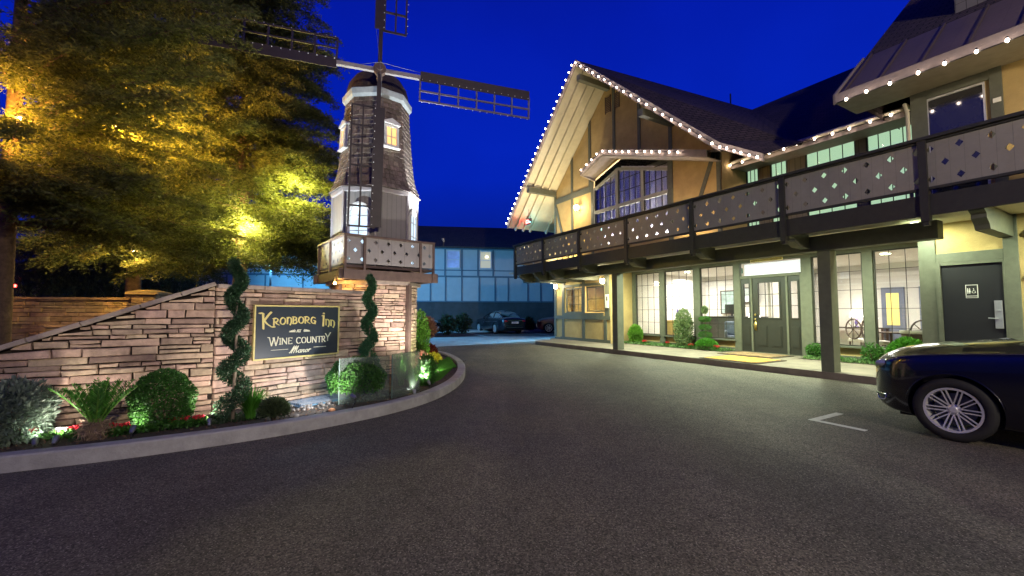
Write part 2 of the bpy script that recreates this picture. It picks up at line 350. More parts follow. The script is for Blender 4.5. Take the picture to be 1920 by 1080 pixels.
# far car park beyond the concrete swale
g = MB().add([(-60, 22.3, .008), (40, 27.5, .008), (40, 32.5, .008), (-60, 29.5, .008)], [(0, 1, 2, 3)]); struct(g, 'parking_lot', m_lot)
g = MB().add([(-30, 13.2, .004), (-4.2, 17.1, .004), (.2, 20.6, .004), (4, 24.2, .004), (12, 27, .004), (12, 29, .004), (1.4, 26.4, .004), (-4, 24.6, .004), (-30, 22, .004)], [tuple(range(9))])
struct(g, 'concrete_swale', m_conc)
for i, (a, b) in enumerate([((-6.3, 30.2), (-4.3, 24.0)), ((-3.2, 30.4), (-1.45, 24.9)), ((1.0, 31), (2.3, 26.4)), ((-9.5, 29.8), (-7.4, 23.4))]):
    a = Vector((*a, .012)); b = Vector((*b, .012)); d = (b - a).normalized().cross(Vector((0, 0, 1))) * .05
    m = MB().add([a - d, a + d, b + d, b - d], [(0, 1, 2, 3)]).build('parking_line', M('road_paint', (.62, .62, .58), .2, 12, .8, stain=.4)); tag(m, kind='structure')
m_rp = MATS['road_paint']
mk = MB()
for poly in [[(-.70, -4.22), (-.80, -4.22), (-.80, -3.42), (-.70, -3.42)], [(-.80, -4.22), (-1.34, -4.24), (-1.34, -4.14), (-.80, -4.12)]]:
    mk.add([tuple(W(s, t, .004)) for s, t in poly], [(3, 2, 1, 0)])
struct(mk, 'parking_mark', m_rp)
# pavement in front of the inn, with kerb
walk = []
for s, t in [(-8, .0), (12.0, .0), (12.35, .05), (12.6, .25), (12.72, .6), (12.9, 1.3), (13.8, 1.9), (13.8, 3.2), (-8, 3.2)]: walk.append(W(s, t, .15))
mk = MB().prism([p - Vector((0, 0, .35)) for p in walk], (0, 0, .35)); struct(mk, 'pavement', m_walk)
for a_, b_ in ((-8, 12.0),):
    pass
for k in range(9):
    s = -.3 + 1.5 * k
    mk = MB().add([tuple(W(s - .008, .01, .1535)), tuple(W(s + .008, .01, .1535)), tuple(W(s + .008, 1.85, .1535)), tuple(W(s - .008, 1.85, .1535))], [(0, 1, 2, 3)])
    struct(mk, 'pavement_joint', M('joint_dark', (.08, .07, .06), .2, 9, .9))

# curved kerb of the garden bed
def catmull(pts, n=8):
    P = [pts[0]] + pts + [pts[-1]]; o = []
    for i in range(1, len(P) - 2):
        for k in range(n):
            t = k / n; p = [Vector(q) for q in P[i - 1:i + 3]]
            o.append(.5 * ((2 * p[1]) + (-p[0] + p[2]) * t + (2 * p[0] - 5 * p[1] + 4 * p[2] - p[3]) * t * t + (-p[0] + 3 * p[1] - 3 * p[2] + p[3]) * t ** 3))
    o.append(Vector(pts[-1])); return o
kerb_pts = catmull([(-8.5, 2.1), (-6.4, 3.05), (-4.6, 3.92), (-3.79, 4.33), (-2.95, 4.9), (-2.25, 5.54), (-1.65, 6.3), (-1.23, 7.3), (-1.04, 8.7), (-1.13, 10.4), (-1.5, 12.2), (-2.3, 14.2), (-3.6, 15.4), (-5.5, 15.9), (-12, 16)])
mk = MB(); inner = []
prof = [(0, -.1), (0, .135), (.015, .15), (.165, .15), (.18, .14), (.18, -.1)]
n = len(kerb_pts); vs_ = []
for i, p in enumerate(kerb_pts):
    d = (kerb_pts[min(i + 1, n - 1)] - kerb_pts[max(i - 1, 0)]).normalized(); nl = Vector((-d.y, d.x))
    inner.append(p + nl * .17)
    for o_, z in prof: q = p + nl * o_; vs_.append((q.x, q.y, z))
mk.add(vs_, [(i * 6 + k, (i + 1) * 6 + k, (i + 1) * 6 + k + 1, i * 6 + k + 1) for i in range(n - 1) for k in range(5)])
o = struct(mk, 'garden_kerb', m_conc)
mk = MB(); bed = [(p.x, p.y, .10) for p in inner] + [(-14, 16, .1), (-14, 2, .1)]
mk.add(bed, [tuple(range(len(bed)))]); struct(mk, 'garden_soil', m_soil)
# soil clods and bark chips
n_ = 9000; P = []; 
while len(P) < n_:
    x, y = rng.uniform(-6.5, -1.2), rng.uniform(3.2, 12)
    if y < 3.0 or (x + 1.3) > 0: continue
    lim = 3.9 + max(0, (x + 4.6)) * .75
    if x > -1.25 - max(0, 7.3 - y) * .75: continue
    if y < .52 * (x + 4.6) + 4.15: continue
    P.append((x, y, .10))
P = np.array(P); D = rng.normal(size=(n_, 3)); D[:, 2] = np.abs(D[:, 2]) * .5
tag(leaves('bark_mulch', P, D, rng.uniform(.015, .04, n_), .02, M('bark_chip', (.09, .055, .035), .5, 14, .9, isl=.4)), 'dark bark chips scattered over the garden bed soil', 'mulch', kind='stuff')

# ================================================================== THE INN
inn = thing('inn_building', 'tan half-timbered two-storey inn with a long carved balcony and steep brown roofs', 'hotel building', K, ANG)
def P_(mb, name, mat, parent=inn, **k): return mb.build(name, mat, parent, **k)
# ---- ground floor walls
b = MB()
b.ib(9.5, 13.35, 1.9, 2.02, .15, 1.12)
b.ib(9.5, 12.55, 1.9, 2.02, 2.66, 3.3); b.ib(12.55, 13.35, 1.9, 2.02, 1.12, 3.3); b.ib(9.5, 9.86, 1.9, 2.02, 1.12, 2.66)
b.ib(9.5, 9.62, 2.02, 3.2, .15, 3.3); b.ib(13.23, 13.35, 2.02, 9.9, .15, 3.3)
P_(b, 'wall', m_stucco)
b = MB(); b.ib(-.4, 9.5, 3.24, 3.36, .15, .49); P_(b, 'wall', m_stucco)
b = MB()
for s0, s1 in [(9.31, 9.62), (7.80, 8.06), (6.21, 6.48), (4.70, 4.92), (2.54, 2.82), (1.09, 1.32), (-.4, .12)]: b.ib(s0, s1, 3.16, 3.3, .15, 3.06)
b.ib(-.4, 9.62, 3.155, 3.3, 3.06, 3.32)
b.ib(4.92, 9.5, 3.16, 3.26, .15, .26); b.ib(-.4, 2.54, 3.16, 3.26, .15, .26)
P_(b, 'window_surround', m_trim, bevel=.006)
def muntin_window(s0, s1, t, z0, z1, nx, nz, fr=.035, mu=.012, name='window', mat=m_dark, parent=inn, sill=True, glass=m_glass):
    b = MB(); w_ = .05
    b.ib(s0, s0 + fr, t, t + w_, z0, z1); b.ib(s1 - fr, s1, t, t + w_, z0, z1); b.ib(s0 + fr, s1 - fr, t, t + w_, z0, z0 + fr); b.ib(s0 + fr, s1 - fr, t, t + w_, z1 - fr, z1)
    f = P_(b, name, mat, parent)
    b = MB()
    for i in range(1, nx): x = s0 + (s1 - s0) * i / nx; b.ib(x - mu / 2, x + mu / 2, t + .016, t + .034, z0 + fr, z1 - fr)
    for i in range(1, nz): z = z0 + (z1 - z0) * i / nz; b.ib(s0 + fr, s1 - fr, t + .013, t + .037, z - mu / 2, z + mu / 2)
    P_(b, 'muntins', mat, f)
    b = MB(); b.ib(s0 + fr * .5, s1 - fr * .5, t + .023, t + .028, z0 + fr * .5, z1 - fr * .5); P_(b, 'pane', glass, f)
    if sill:
        b = MB(); b.ib(s0 - .05, s1 + .05, t - .10, t + .05, z0 - .05, z0 - .003); P_(b, 'sill', m_trim, f, bevel=.005)
    return f
for s0, s1, nx in [(8.06, 9.31, 4), (6.48, 7.80, 4), (4.92, 6.21, 4), (1.32, 2.54, 4), (.12, 1.09, 3)]:
    muntin_window(s0, s1, 3.2, .53, 3.06, nx, 5)
# ---- entrance: panelled door with sidelights and transom
def panel(b, s0, s1, z0, z1, t):          # raised panel
    b.ib(s0, s1, t - .012, t, z0, z1)
    b.ib(s0 + .03, s1 - .03, t - .024, t - .012, z0 + .03, z1 - .03)
for nm, s0, s1, gl in [('sidelight', 4.36, 4.68, (4.41, 4.58)), ('entrance_door', 3.27, 4.30, (3.47, 4.11)), ('sidelight', 2.86, 3.21, (2.94, 3.14))]:
    b = MB(); g0, g1 = gl
    b.ib(s0, g0, 3.2, 3.245, .17, 2.55); b.ib(g1, s1, 3.2, 3.245, .17, 2.55); b.ib(g0, g1, 3.2, 3.245, .17, 1.27); b.ib(g0, g1, 3.2, 3.245, 2.38, 2.55)
    if nm == 'entrance_door':
        panel(b, 3.42, 3.72, .36, 1.02, 3.2); panel(b, 3.86, 4.16, .36, 1.02, 3.2)
    else: panel(b, g0 - .03, g1 + .03, .36, 1.02, 3.2)
    b.ib(g0 - .04, g1 + .04, 3.18, 3.2, 1.23, 1.27); b.ib(g0 - .04, g1 + .04, 3.18, 3.2, 2.38, 2.42)
    b.ib(g0 - .04, g0, 3.18, 3.2, 1.27, 2.38); b.ib(g1, g1 + .04, 3.18, 3.2, 1.27, 2.38)
    d = P_(b, nm, M('charcoal_door_paint', (.021, .023, .020), .12, 9, .45))
    b = MB(); nx = 3 if nm == 'entrance_door' else 1
    for i in range(1, nx): x = g0 + (g1 - g0) * i / nx; b.ib(x - .008, x + .008, 3.2, 3.22, 1.27, 2.38)
    for i in (1, 2): z = 1.27 + 1.11 * i / 3; b.ib(g0, g1, 3.198, 3.222, z - .008, z + .008)
    P_(b, 'muntins', m_dark, d)
    b = MB(); b.ib(g0, g1, 3.224, 3.23, 1.27, 2.38); P_(b, 'pane', m_glass, d)
    if nm == 'entrance_door':
        b = MB(); b.ib(4.19, 4.25, 3.175, 3.2, .86, 1.18); b.lathe([(.001, -.02), (.03, -.015), (.034, 0)], (-4.22, 3.18, 1.36), 12, axis='y')
        b.tube([(-4.22, 3.18, 1.12), (-4.22, 3.12, 1.1), (-4.22, 3.11, 1.0), (-4.22, 3.13, .9), (-4.22, 3.18, .88)], .012, 8); b.ball((-4.22, 3.17, 1.22), .03)
        P_(b, 'door_handle', m_brass, d, smooth=True)
b = MB()
b.ib(4.68, 4.72, 3.17, 3.28, .15, 2.6); b.ib(4.30, 4.36, 3.17, 3.28, .15, 2.55); b.ib(3.21, 3.27, 3.17, 3.28, .15, 2.55); b.ib(2.80, 2.86, 3.17, 3.28, .15, 2.6)
b.ib(2.86, 4.68, 3.165, 3.28, 2.55, 2.64); b.ib(2.86, 4.68, 3.2, 3.4, .15, .17)
P_(b, 'door_frame', m_trim, bevel=.004)
b = MB(); b.ib(2.84, 4.66, 3.22, 3.226, 2.66, 3.04); P_(b, 'transom_window', m_glass)
b = MB(); b.ib(2.84, 4.66, 3.38, 3.40, 2.66, 3.04); P_(b, 'transom_shade', EM('frosted_transom', (.86, .86, .95), .34))
# ---- bay windows on the bay wall
muntin_window(11.34, 12.52, 1.93, 1.42, 2.56, 4, 3, .05, .02, mat=m_trim, sill=False)
muntin_window(9.86, 11.04, 1.93, 1.46, 2.58, 2, 2, .05, .02, mat=m_trim, sill=False)
b = MB()
b.ib(12.9, 12.98 + .4, 1.86, 1.9, .15, .24); b.ib(9.5, 12.9, 1.86, 1.9, .15, .28)
for s in (13.30, 12.68, 11.19, 9.8): b.ib(s - .09, s + .09, 1.86, 1.9, .28, 3.2 if s > 10 else 1.12)
b.ib(9.5, 13.35, 1.855, 1.9, 1.12, 1.28); b.ib(9.89, 12.59, 1.858, 1.9, 1.28, 1.42); b.ib(9.6, 12.6, 1.857, 1.9, 2.60, 2.72); b.ib(9.55, 9.8, 1.86, 1.9, 1.28, 3.2)
P_(b, 'half_timbering', m_trim)
# ---- interior of the lobby
m_int = M('interior_plaster', (.72, .69, .64), .05, 2, .9); m_intf = M('interior_floor', (.35, .28, .2), .2, 3, .5)
b = MB(); b.ib(-.4, 9.5, 8.2, 8.3, .15, 3.15); b.ib(-.42, -.4, 3.36, 8.3, .15, 3.15); b.ib(9.5, 9.62, 3.36, 8.3, .15, 3.15); P_(b, 'interior_wall', m_int)
b = MB(); b.ib(4.8, 4.9, 5.2, 8.2, .15, 3.15); P_(b, 'interior_wall', m_int)
b = MB(); b.ib(-.4, 13.2, 3.36, 9.9, .10, .15); P_(b, 'interior_floor', m_intf)
b = MB(); b.ib(-.4, 9.5, 3.3, 8.2, 3.15, 3.25); P_(b, 'interior_ceiling', m_int)
b = MB(); b.ib(9.62, 13.23, 5.0, 5.1, .15, 3.15); P_(b, 'interior_wall', M('ochre_plaster', (.6, .48, .2), .1, 2, .9))
b = MB()
for s in (2.0, 1.0): b.ib(s, s + .62, 8.12, 8.2, .15, 2.3)
P_(b, 'interior_door', M('slate_blue_paint', (.16, .18, .25), .1, 4, .6))
for s in (2.14, 1.14):
  b = MB(); b.ib(s, s + .34, 8.1, 8.12, 1.0, 2.1)
  P_(b, 'interior_door_pane', EM('ochre_lit_pane', (.8, .62, .18), .3))
b = MB()
b.ib(-.4, 4.8, 8.1, 8.2, 2.7, 2.82); b.ib(-.4, 4.8, 8.14, 8.2, 2.45, 2.5); b.ib(4.9, 9.5, 8.1, 8.2, 2.75, 2.88)
P_(b, 'interior_cornice', m_white)
for s, t in ((7.6, 5.4), (5.9, 5.6), (3.2, 5.6), (1.2, 5.4), (8.8, 6.5)):
    lamp('lobby_light', W(s, t, 3.0), 46, (1, .95, .9), .5, 'AREA', inn, W(s, t, 0), sx=.9)
lamp('office_light', W(11.8, 3.6, 2.9), 75, (1, .9, .6), .3, 'AREA', inn, W(11.8, 3.6, 0))
# ---- posts and beam at the pavement edge
for s in (.74, 7.19):
    b = MB(); b.ib(s, s + .25, .03, .33, .15, 2.80); P_(b, 'post', m_trim, bevel=.008)
b = MB(); b.ib(-1.0, 13.3, .0, .30, 2.80, 3.14); P_(b, 'beam', m_trim, bevel=.01)
b = MB(); b.ib(-8, 13.35, .32, 3.15, 3.20, 3.26); b.ib(-8, 13.35, -.74, -.02, 3.20, 3.26); b.ib(-8, 13.35, -.02, .32, 3.20, 3.26); P_(b, 'balcony_soffit', m_cream)
for s in (12.5, 11.35, 10.2, 8.2, 5.9, 3.5, 1.2, -1.65, -4.2):
    b = MB()
    z0, z1 = 2.80, 3.19; x = -s
    t_in = 1.0 if s < -1 else 1.86 if s > 10 else 3.1
    prof = [(-.74, z1), (-.74, z1 - .10), (-.62, z1 - .15), (-.62, z1 - .22), (-.48, z0 + .08), (-.44, z0), (t_in, z0), (t_in, z1)]
    if 0 < s < 9.5: prof = [(-.74, z1), (-.74, z1 - .10), (-.62, z1 - .15), (-.62, z1 - .2), (-.45, z1 - .3), (-.02, z1 - .32), (-.02, z1)]
    b.prism([(x - .09, t, z) for t, z in prof], (.18, 0, 0)); P_(b, 'corbel', m_trim)
# ---- balcony
def holed_panel(b, O, ex, ez, w, h, cols, rows, dz, th, first=0, dw=None):
    "board with rows of diamond cut-outs staggered by column; O origin, ex along, ez up (unit vectors); real holes"
    O = Vector(O); ex = Vector(ex); ez = Vector(ez); ey = ez.cross(ex).normalized() * th; cw = w / cols; rh = h / rows; dw = dw or dz
    def p(x, z, k): return O + ex * x + ez * z + ey * k
    for c in range(cols):
        for r in range(rows):
            x0, x1, z0, z1 = c * cw, (c + 1) * cw, r * rh, (r + 1) * rh
            hole = (c + r + first) % 2 == 0
            for k, flip in ((0, 0), (1, 1)):
                q = [p(x0, z0, k), p(x1, z0, k), p(x1, z1, k), p(x0, z1, k)]
                if not hole: b.add(q, [(3, 2, 1, 0) if flip else (0, 1, 2, 3)]); continue
                mx_, mz = (x0 + x1) / 2, (z0 + z1) / 2
                d = [p(mx_, mz - dz / 2, k), p(mx_ + dw / 2, mz, k), p(mx_, mz + dz / 2, k), p(mx_ - dw / 2, mz, k)]
                fs = [(0, 1, 4), (1, 5, 4), (1, 2, 5), (2, 6, 5), (2, 3, 6), (3, 7, 6), (3, 0, 7), (0, 4, 7)]
                b.add(q + d, [f[::-1] for f in fs] if flip else fs)
            if hole:
                d = [p(mx_, mz - dz / 2, 0), p(mx_ + dw / 2, mz, 0), p(mx_, mz + dz / 2, 0), p(mx_ - dw / 2, mz, 0)]
                d2 = [q + ey for q in d]; b.add(d + d2, [(0, 1, 5, 4), (1, 2, 6, 5), (2, 3, 7, 6), (3, 0, 4, 7)])
b = MB(); b.ib(-8, 12.74, -.80, -.74, 3.10, 3.46); b.ib(-8, 12.68, -.74, 3.1, 3.26, 3.36); b.ib(12.68, 12.74, -.74, 1.85, 3.10, 3.46); P_(b, 'balcony_floor', m_dark)
posts_s = [12.68, 10.45, 8.19, 5.90, 3.53, 1.24, -1.07, -3.4, -5.7, -8.0]
bal = MB(); bal.ib(-8, 12.80, -.88, -.70, 4.40, 4.46); bal.ib(-8, 12.74, -.83, -.75, 4.36, 4.40); bal.ib(12.62, 12.8, -.70, 1.85, 4.40, 4.46)
rail = P_(bal, 'balcony_rail', m_dark, bevel=.008)
b = MB(); b.ib(-8, 12.72, -.82, -.75, 3.54, 3.585); P_(b, 'bottom_rail', m_dark, rail)
for i, s in enumerate(posts_s):
    b = MB(); b.ib(s - .055, s + .055, -.86, -.72, 3.0, 4.40); b.ib(s - .04, s + .04, -.84, -.74, 2.93, 3.0); P_(b, 'balustrade_post', m_dark, rail)
    if i:
        s1 = posts_s[i - 1]; b = MB()
        holed_panel(b, (-s1, -.80, 3.585), (1, 0, 0), (0, 0, 1), s1 - s, .775, 13, 3, .128, .022, dw=.105)
        P_(b, 'carved_panel', m_board, rail)
b = MB(); holed_panel(b, (-12.72, 1.85, 3.585), (0, -1, 0), (0, 0, 1), 2.55, .775, 13, 3, .128, .022, dw=.105); P_(b, 'carved_panel', m_board, rail)
# ---- upper gable wall (T 1.9)
apex = (9.51, 11.72); eaveL = (15.11, 5.96); kink = (3.33, 6.11); flare = (2.16, 5.41)
def roofz(s): return 11.67 - 1.0115 * (s - 9.245) if s > 9.245 else 11.67 - .80 * (9.245 - s)   # underside line above the wall plane
def gw(s): return (-s, 1.9, roofz(s) - .25)
wtop = [(12.0, 0), (apex[0], 0)]
b = MB()
b.prism([(-13.35, 1.9, 3.3), (-10.5, 1.9, 3.3), (-10.5, 1.9, roofz(10.5) - .25), gw(13.35)], (0, .12, 0))
b.prism([(-6.35, 1.9, 3.3), (-4.4, 1.9, 3.3), gw(4.4), gw(6.35)], (0, .12, 0))
b.prism([(-10.5, 1.9, 7.25), (-8.9, 1.9, 7.75), (-6.35, 1.9, 6.95), gw(6.35), gw(apex[0]), gw(10.5)], (0, .12, 0))
b.prism([(-10.5, 1.9, 3.3), (-6.35, 1.9, 3.3), (-6.35, 1.9, 4.2), (-10.5, 1.9, 4.2)], (0, .12, 0))
b.prism([(-4.4, 2.02, 3.3), (-4.4, 3.2, 3.3), (-4.4, 3.2, roofz(4.4) - .3), (-4.4, 2.02, roofz(4.4) - .3)], (-.12, 0, 0))
b.ib(13.23, 13.35, 2.02, 9.9, 3.3, 7.3)
P_(b, 'gable_wall', m_stucco)
b = MB(); t0, t1 = 1.86, 1.9
def vt(s, z0, w=.14): b.prism([(-s - w / 2, t0, z0), (-s + w / 2, t0, z0), (-s + w / 2, t0, roofz(s - w / 2) - .27), (-s - w / 2, t0, roofz(s + w / 2) - .27)], (0, .04, 0))
for s, z0 in ((13.27, 3.35), (11.95, 3.35), (10.68, 6.9), (9.15, 7.9), (7.78, 7.5), (6.33, 7.0), (4.50, 3.35)): vt(s, z0)
b.beam((-13.2, 1.872, 6.9), (-10.6, 1.872, 6.9), .04, .26); b.beam((-13.2, 1.874, 6.6), (-12.1, 1.874, 3.4), .03, .14, (1, 0, 0))
b.beam((-4.6, 1.874, 6.7), (-5.6, 1.874, 4.2), .03, .14, (1, 0, 0)); b.ib(6.26, 6.46, 1.855, 1.9, 3.35, 6.9); b.ib(10.45, 10.60, 1.855, 1.9, 3.35, 7.2)
P_(b, 'half_timbering', m_trim)
b = MB()
for s, z in ((9.48, 9.95), (8.98, 9.95)):
    for k in range(9): b.beam((-s - .14, 1.87, z + k * .075), (-s + .14, 1.87, z + k * .075), .03, .03)
    b.ib(s - .17, s - .14, 1.86, 1.9, z - .05, z + .68); b.ib(s + .14, s + .17, 1.86, 1.9, z - .05, z + .68)
P_(b, 'gable_vent', m_brown)
# big gable window: three tall lights following the hood, transom rail
tops = lambda s: 7.50 - .36 * (s - 8.95) if s > 8.95 else 7.50 - .30 * (8.95 - s)
gwin = MB()
for s in (10.45, 9.03, 7.68, 6.42): gwin.prism([(-s - .06, 1.87, 4.2), (-s + .06, 1.87, 4.2), (-s + .06, 1.87, tops(s) - .1), (-s - .06, 1.87, tops(s) - .1)], (0, .08, 0))
for a_, b_ in ((10.39, 9.09), (8.97, 7.74), (7.62, 6.48)):
    gwin.ib(b_, a_, 1.875, 1.95, 5.72, 5.86); gwin.ib(b_, a_, 1.875, 1.95, 4.2, 4.3)
    gwin.prism([(-a_, 1.876, tops(a_) - .22), (-b_, 1.876, tops(b_) - .22), (-b_, 1.876, tops(b_) - .1), (-a_, 1.876, tops(a_) - .1)], (0, .07, 0))
gwo = P_(gwin, 'gable_window', M('window_grey_paint', (.32, .31, .26), .1, 6, .6))
b = MB()
for a_, b_ in ((10.39, 9.09), (8.97, 7.74), (7.62, 6.48)):
    for k in range(1, 4): s = a_ + (b_ - a_) * k / 4; b.ib(s - .011, s + .011, 1.905, 1.925, 4.3, tops(s) - .16)
    for z in (4.78, 5.25, 6.35, 6.85): b.ib(b_, a_, 1.903, 1.927, z - .011, z + .011)
    b.ib(a_ - .05, a_, 1.90, 1.93, 4.3, tops(a_) - .2); b.ib(b_, b_ + .05, 1.90, 1.93, 4.3, tops(b_) - .2)
P_(b, 'muntins', m_dark, gwo)
b = MB(); b.prism([(-10.45, 1.93, 4.2), (-6.42, 1.93, 4.2), (-6.42, 1.93, tops(6.42) - .1), (-8.95, 1.93, 7.4), (-10.45, 1.93, tops(10.45) - .1)], (0, .006, 0)); P_(b, 'pane', m_glass, gwo)
b = MB(); nfold = 60
vv = []; ff = []
for k in range(nfold + 1):
    s = 10.45 - (10.45 - 6.42) * k / nfold; tt = 2.15 + .05 * math.sin(k * 1.9) + .02 * math.sin(k * .8)
    vv += [(-s, tt, 4.2), (-s, tt, tops(s))]
    if k: ff.append((2 * k - 2, 2 * k, 2 * k + 1, 2 * k - 1))
b.add(vv, ff); P_(b, 'curtain', M('grey_lilac_curtain', (.42, .40, .46), .1, 3, .9), gwo, smooth=True)
b = MB(); b.ib(6.4, 10.5, 3.2, 3.25, 3.3, 7.6); P_(b, 'interior_wall', M('dim_room', (.2, .19, .2), .1, 2, .9))
lamp('room_light', W(8.2, 2.04, 4.3), 240, (1, .92, .95), .1, 'AREA', inn, W(8.2, 2.06, 8), sx=3.4, sy=.06)  # added fill strip between glass and curtain, lights the curtain from outside
lamp('room_light', W(10.1, 1.98, 5.0), 2.5, (.55, 1, .95), .1, 'POINT', inn)
# ---- gable roof
def slab(b, quad, th):
    q = [Vector(p) for p in quad]; nm = (q[1] - q[0]).cross(q[-1] - q[0]).normalized()
    if nm.z < 0: nm = -nm
    b.prism(q, -nm * th)
bk = 10.0; rb = (7.98, 11.42)
b = MB()
slab(b, [(-apex[0], .2, apex[1]), (-eaveL[0], .2, eaveL[1]), (-eaveL[0] + 1.4, bk + 3, eaveL[1] - .2), (-rb[0], bk, rb[1])], .10)
roof = P_(b, 'gable_roof', m_shing)
b = MB()
slab(b, [(-apex[0], .2, apex[1]), (-rb[0], bk, rb[1]), (-2.16, 2.2, 6.15), (-kink[0], .2, kink[1])], .10)
b.add([(-kink[0], .2, kink[1]), (-2.16, 2.2, 6.15), (-flare[0], .2, flare[1])], [(0, 2, 1)])
P_(b, 'gable_roof', m_shing)
b = MB()   # soffit boards under the overhang, rafters, purlins
b.add([(-9.51, .24, 11.53), (-15.11, .24, 5.77), (-14.78, 3.2, 5.72), (-9.04, 3.2, 11.44)], [(0, 1, 2, 3)])
b.add([(-9.51, .24, 11.53), (-3.33, .24, 5.92), (-2.75, 1.84, 5.93), (-9.3, 1.84, 11.38)], [(0, 1, 2, 3)])
P_(b, 'soffit', m_cream)
b = MB()
for t in (.62, 1.05, 1.45, 2.4, 3.0):
    k_ = t - .2; b.beam((-apex[0] + .156 * k_ - .1, t, apex[1] - .30 - .03 * k_), (-eaveL[0] + .109 * k_, t, eaveL[1] - .28 - .016 * k_), .07, .12)
P_(b, 'rafters', m_cream)
for s, z in ((13.27, 7.42), (9.45, 11.1), (6.2, 8.3)):
    b = MB(); b.ib(s - .10, s + .10, .25, 1.88, z - .24, z); P_(b, 'purlin', m_trim)
b = MB()   # bargeboards
def barge(a_, b_, h=.26):
    b.prism([(-a_[0], .16, a_[1] + .02), (-b_[0], .16, b_[1] + .02), (-b_[0], .16, b_[1] + .02 - h), (-a_[0], .16, a_[1] + .02 - h)], (0, .06, 0))
barge(apex, eaveL); barge(apex, kink); barge(kink, flare, .2)
P_(b, 'bargeboard', M('fascia_grey', (.30, .25, .22), .15, 6, .7, .2, 30))
# ---- hood over the gable window
h0, h1, h2 = (10.35, 7.50), (9.02, 7.98), (4.35, 6.42)
b = MB()
for a_, b_ in ((h1, h0), (h1, h2)):
    slab(b, [(-a_[0], 1.1, a_[1]), (-b_[0], 1.1, b_[1]), (-b_[0], 1.9, b_[1] + .18), (-a_[0], 1.9, a_[1] + .18)], .06)
hood = P_(b, 'window_hood', m_shing)
b = MB()
for a_, b_ in ((h1, h0), (h1, h2)):
    b.prism([(-a_[0], 1.06, a_[1] + .02), (-b_[0], 1.06, b_[1] + .02), (-b_[0], 1.06, b_[1] - .2), (-a_[0], 1.06, a_[1] - .2)], (0, .05, 0))
b.prism([(-h0[0], 1.11, h0[1] - .2), (-h0[0], 1.11, h0[1]), (-h0[0], 1.88, h0[1] + .1), (-h0[0], 1.88, h0[1] - .35)], (.05, 0, 0))
for a_, b_ in ((h1, h0), (h1, h2)):
    slab(b, [(-a_[0], 1.12, a_[1] - .19), (-b_[0], 1.12, b_[1] - .19), (-b_[0], 1.86, b_[1] - .19), (-a_[0], 1.86, a_[1] - .19)], .03)
P_(b, 'fascia', MATS['fascia_grey'], hood)
# ---- centre section: upper wall, curtained windows, long roof
m_curt = EM('pale_green_curtain', (.42, .62, .42), .42)  # curtains glow by themselves, standing in for lit rooms behind
b = MB()
b.ib(-.45, 4.4, 3.2, 3.32, 3.36, 3.5); b.ib(-.45, 4.4, 3.2, 3.32, 6.27, 6.5)
for a_, b_ in ((4.4, 4.8), (3.62, 3.99), (2.60, 3.12), (1.12, 1.36), (-.45, .12)): b.ib(a_, b_, 3.2, 3.32, 3.5, 6.27)
P_(b, 'upper_wall', m_siding)
for s0, s1, nx in ((3.99, 4.40, 3), (3.12, 3.62, 3), (1.36, 2.6, 4), (.12, 1.12, 4)):
    f = muntin_window(s0, s1, 3.22, 3.5, 6.27, nx, 1, .03, .018, mat=m_black, sill=False)
    b = MB(); b.ib(s0, s1, 3.33, 3.34, 3.5, 6.27); P_(b, 'curtain', m_curt, f)
b = MB()
slab(b, [(-4.7, 2.45, 6.27), (1.0, 2.45, 6.27), (9, bk, 11.42), (-rb[0], bk, 11.42)], .1)
slab(b, [(-rb[0] - 3, bk, 11.42), (9, bk, 11.42), (9, bk + 8, 6.3), (-rb[0] - 3, bk + 8, 6.3)], .1)
P_(b, 'main_roof', m_shing)
b = MB(); b.ib(.02, 4.6, 2.39, 2.45, 6.06, 6.26); b.ib(.02, 4.6, 2.45, 3.2, 6.10, 6.13); P_(b, 'eave_fascia', MATS['fascia_grey'])
b = MB(); 
b.tube([(-4.5, 2.33, 6.24), (-.15, 2.33, 6.24), (.02, 2.33, 6.22)], .055, 10)
b.tube([(.0, 2.33, 6.2), (.12, 2.25, 6.12), (.25, 1.6, 5.95), (.36, 1.0 - .06, 5.8), (.40, .93, 5.6), (.40, .93, 3.4)], .035, 10)
P_(b, 'gutter', m_cream, smooth=True)
b = MB(); b.tube([(-8.2, 8.6, 11.3), (-8.2, 8.6, 11.95)], .035, 8); P_(b, 'vent_pipe', m_black)
# ---- right-hand section (T 1.0)
b = MB()
b.ib(-8, -.45, 1.0, 1.12, 2.6, 6.6)
b.ib(-.70, -.45, 1.0, 1.12, .15, 2.6); b.ib(-8, -1.62, 1.0, 1.12, .15, 2.6); b.ib(-.57, -.45, 1.12, 3.2, .15, 6.6)
P_(b, 'wall', m_stucco)
b = MB()
b.ib(-.70, -.44, .96, 1.0, .15, 6.3); b.ib(-1.78, -1.60, .95, 1.0, .15, 3.2); b.ib(-1.60, -.70, .955, 1.0, 2.42, 2.60)
b.ib(-1.72, -1.56, .95, 1.0, 3.36, 6.3); b.ib(-1.56, -.70, .955, 1.0, 5.78, 5.95); b.ib(-4.2, -4.0, .95, 1.0, 3.36, 6.3); b.ib(-4.2, -4.0, .95, 1.0, .15, 3.2)
P_(b, 'half_timbering', m_trim, bevel=.006)
b = MB(); b.beam((1.9, .97, 2.9), (2.75, .97, 2.1), .05, .16); P_(b, 'brace', m_trim)
f = MB(); f.ib(-1.50, -1.47, .965, 1.0, 3.4, 5.77); f.ib(-.71, -.68, .965, 1.0, 3.4, 5.77); f.ib(-1.47, -.71, .965, 1.0, 5.73, 5.77)
f = P_(f, 'upper_door', M('silver_frame', (.6, .6, .6), .05, 5, .4, metal=.5))
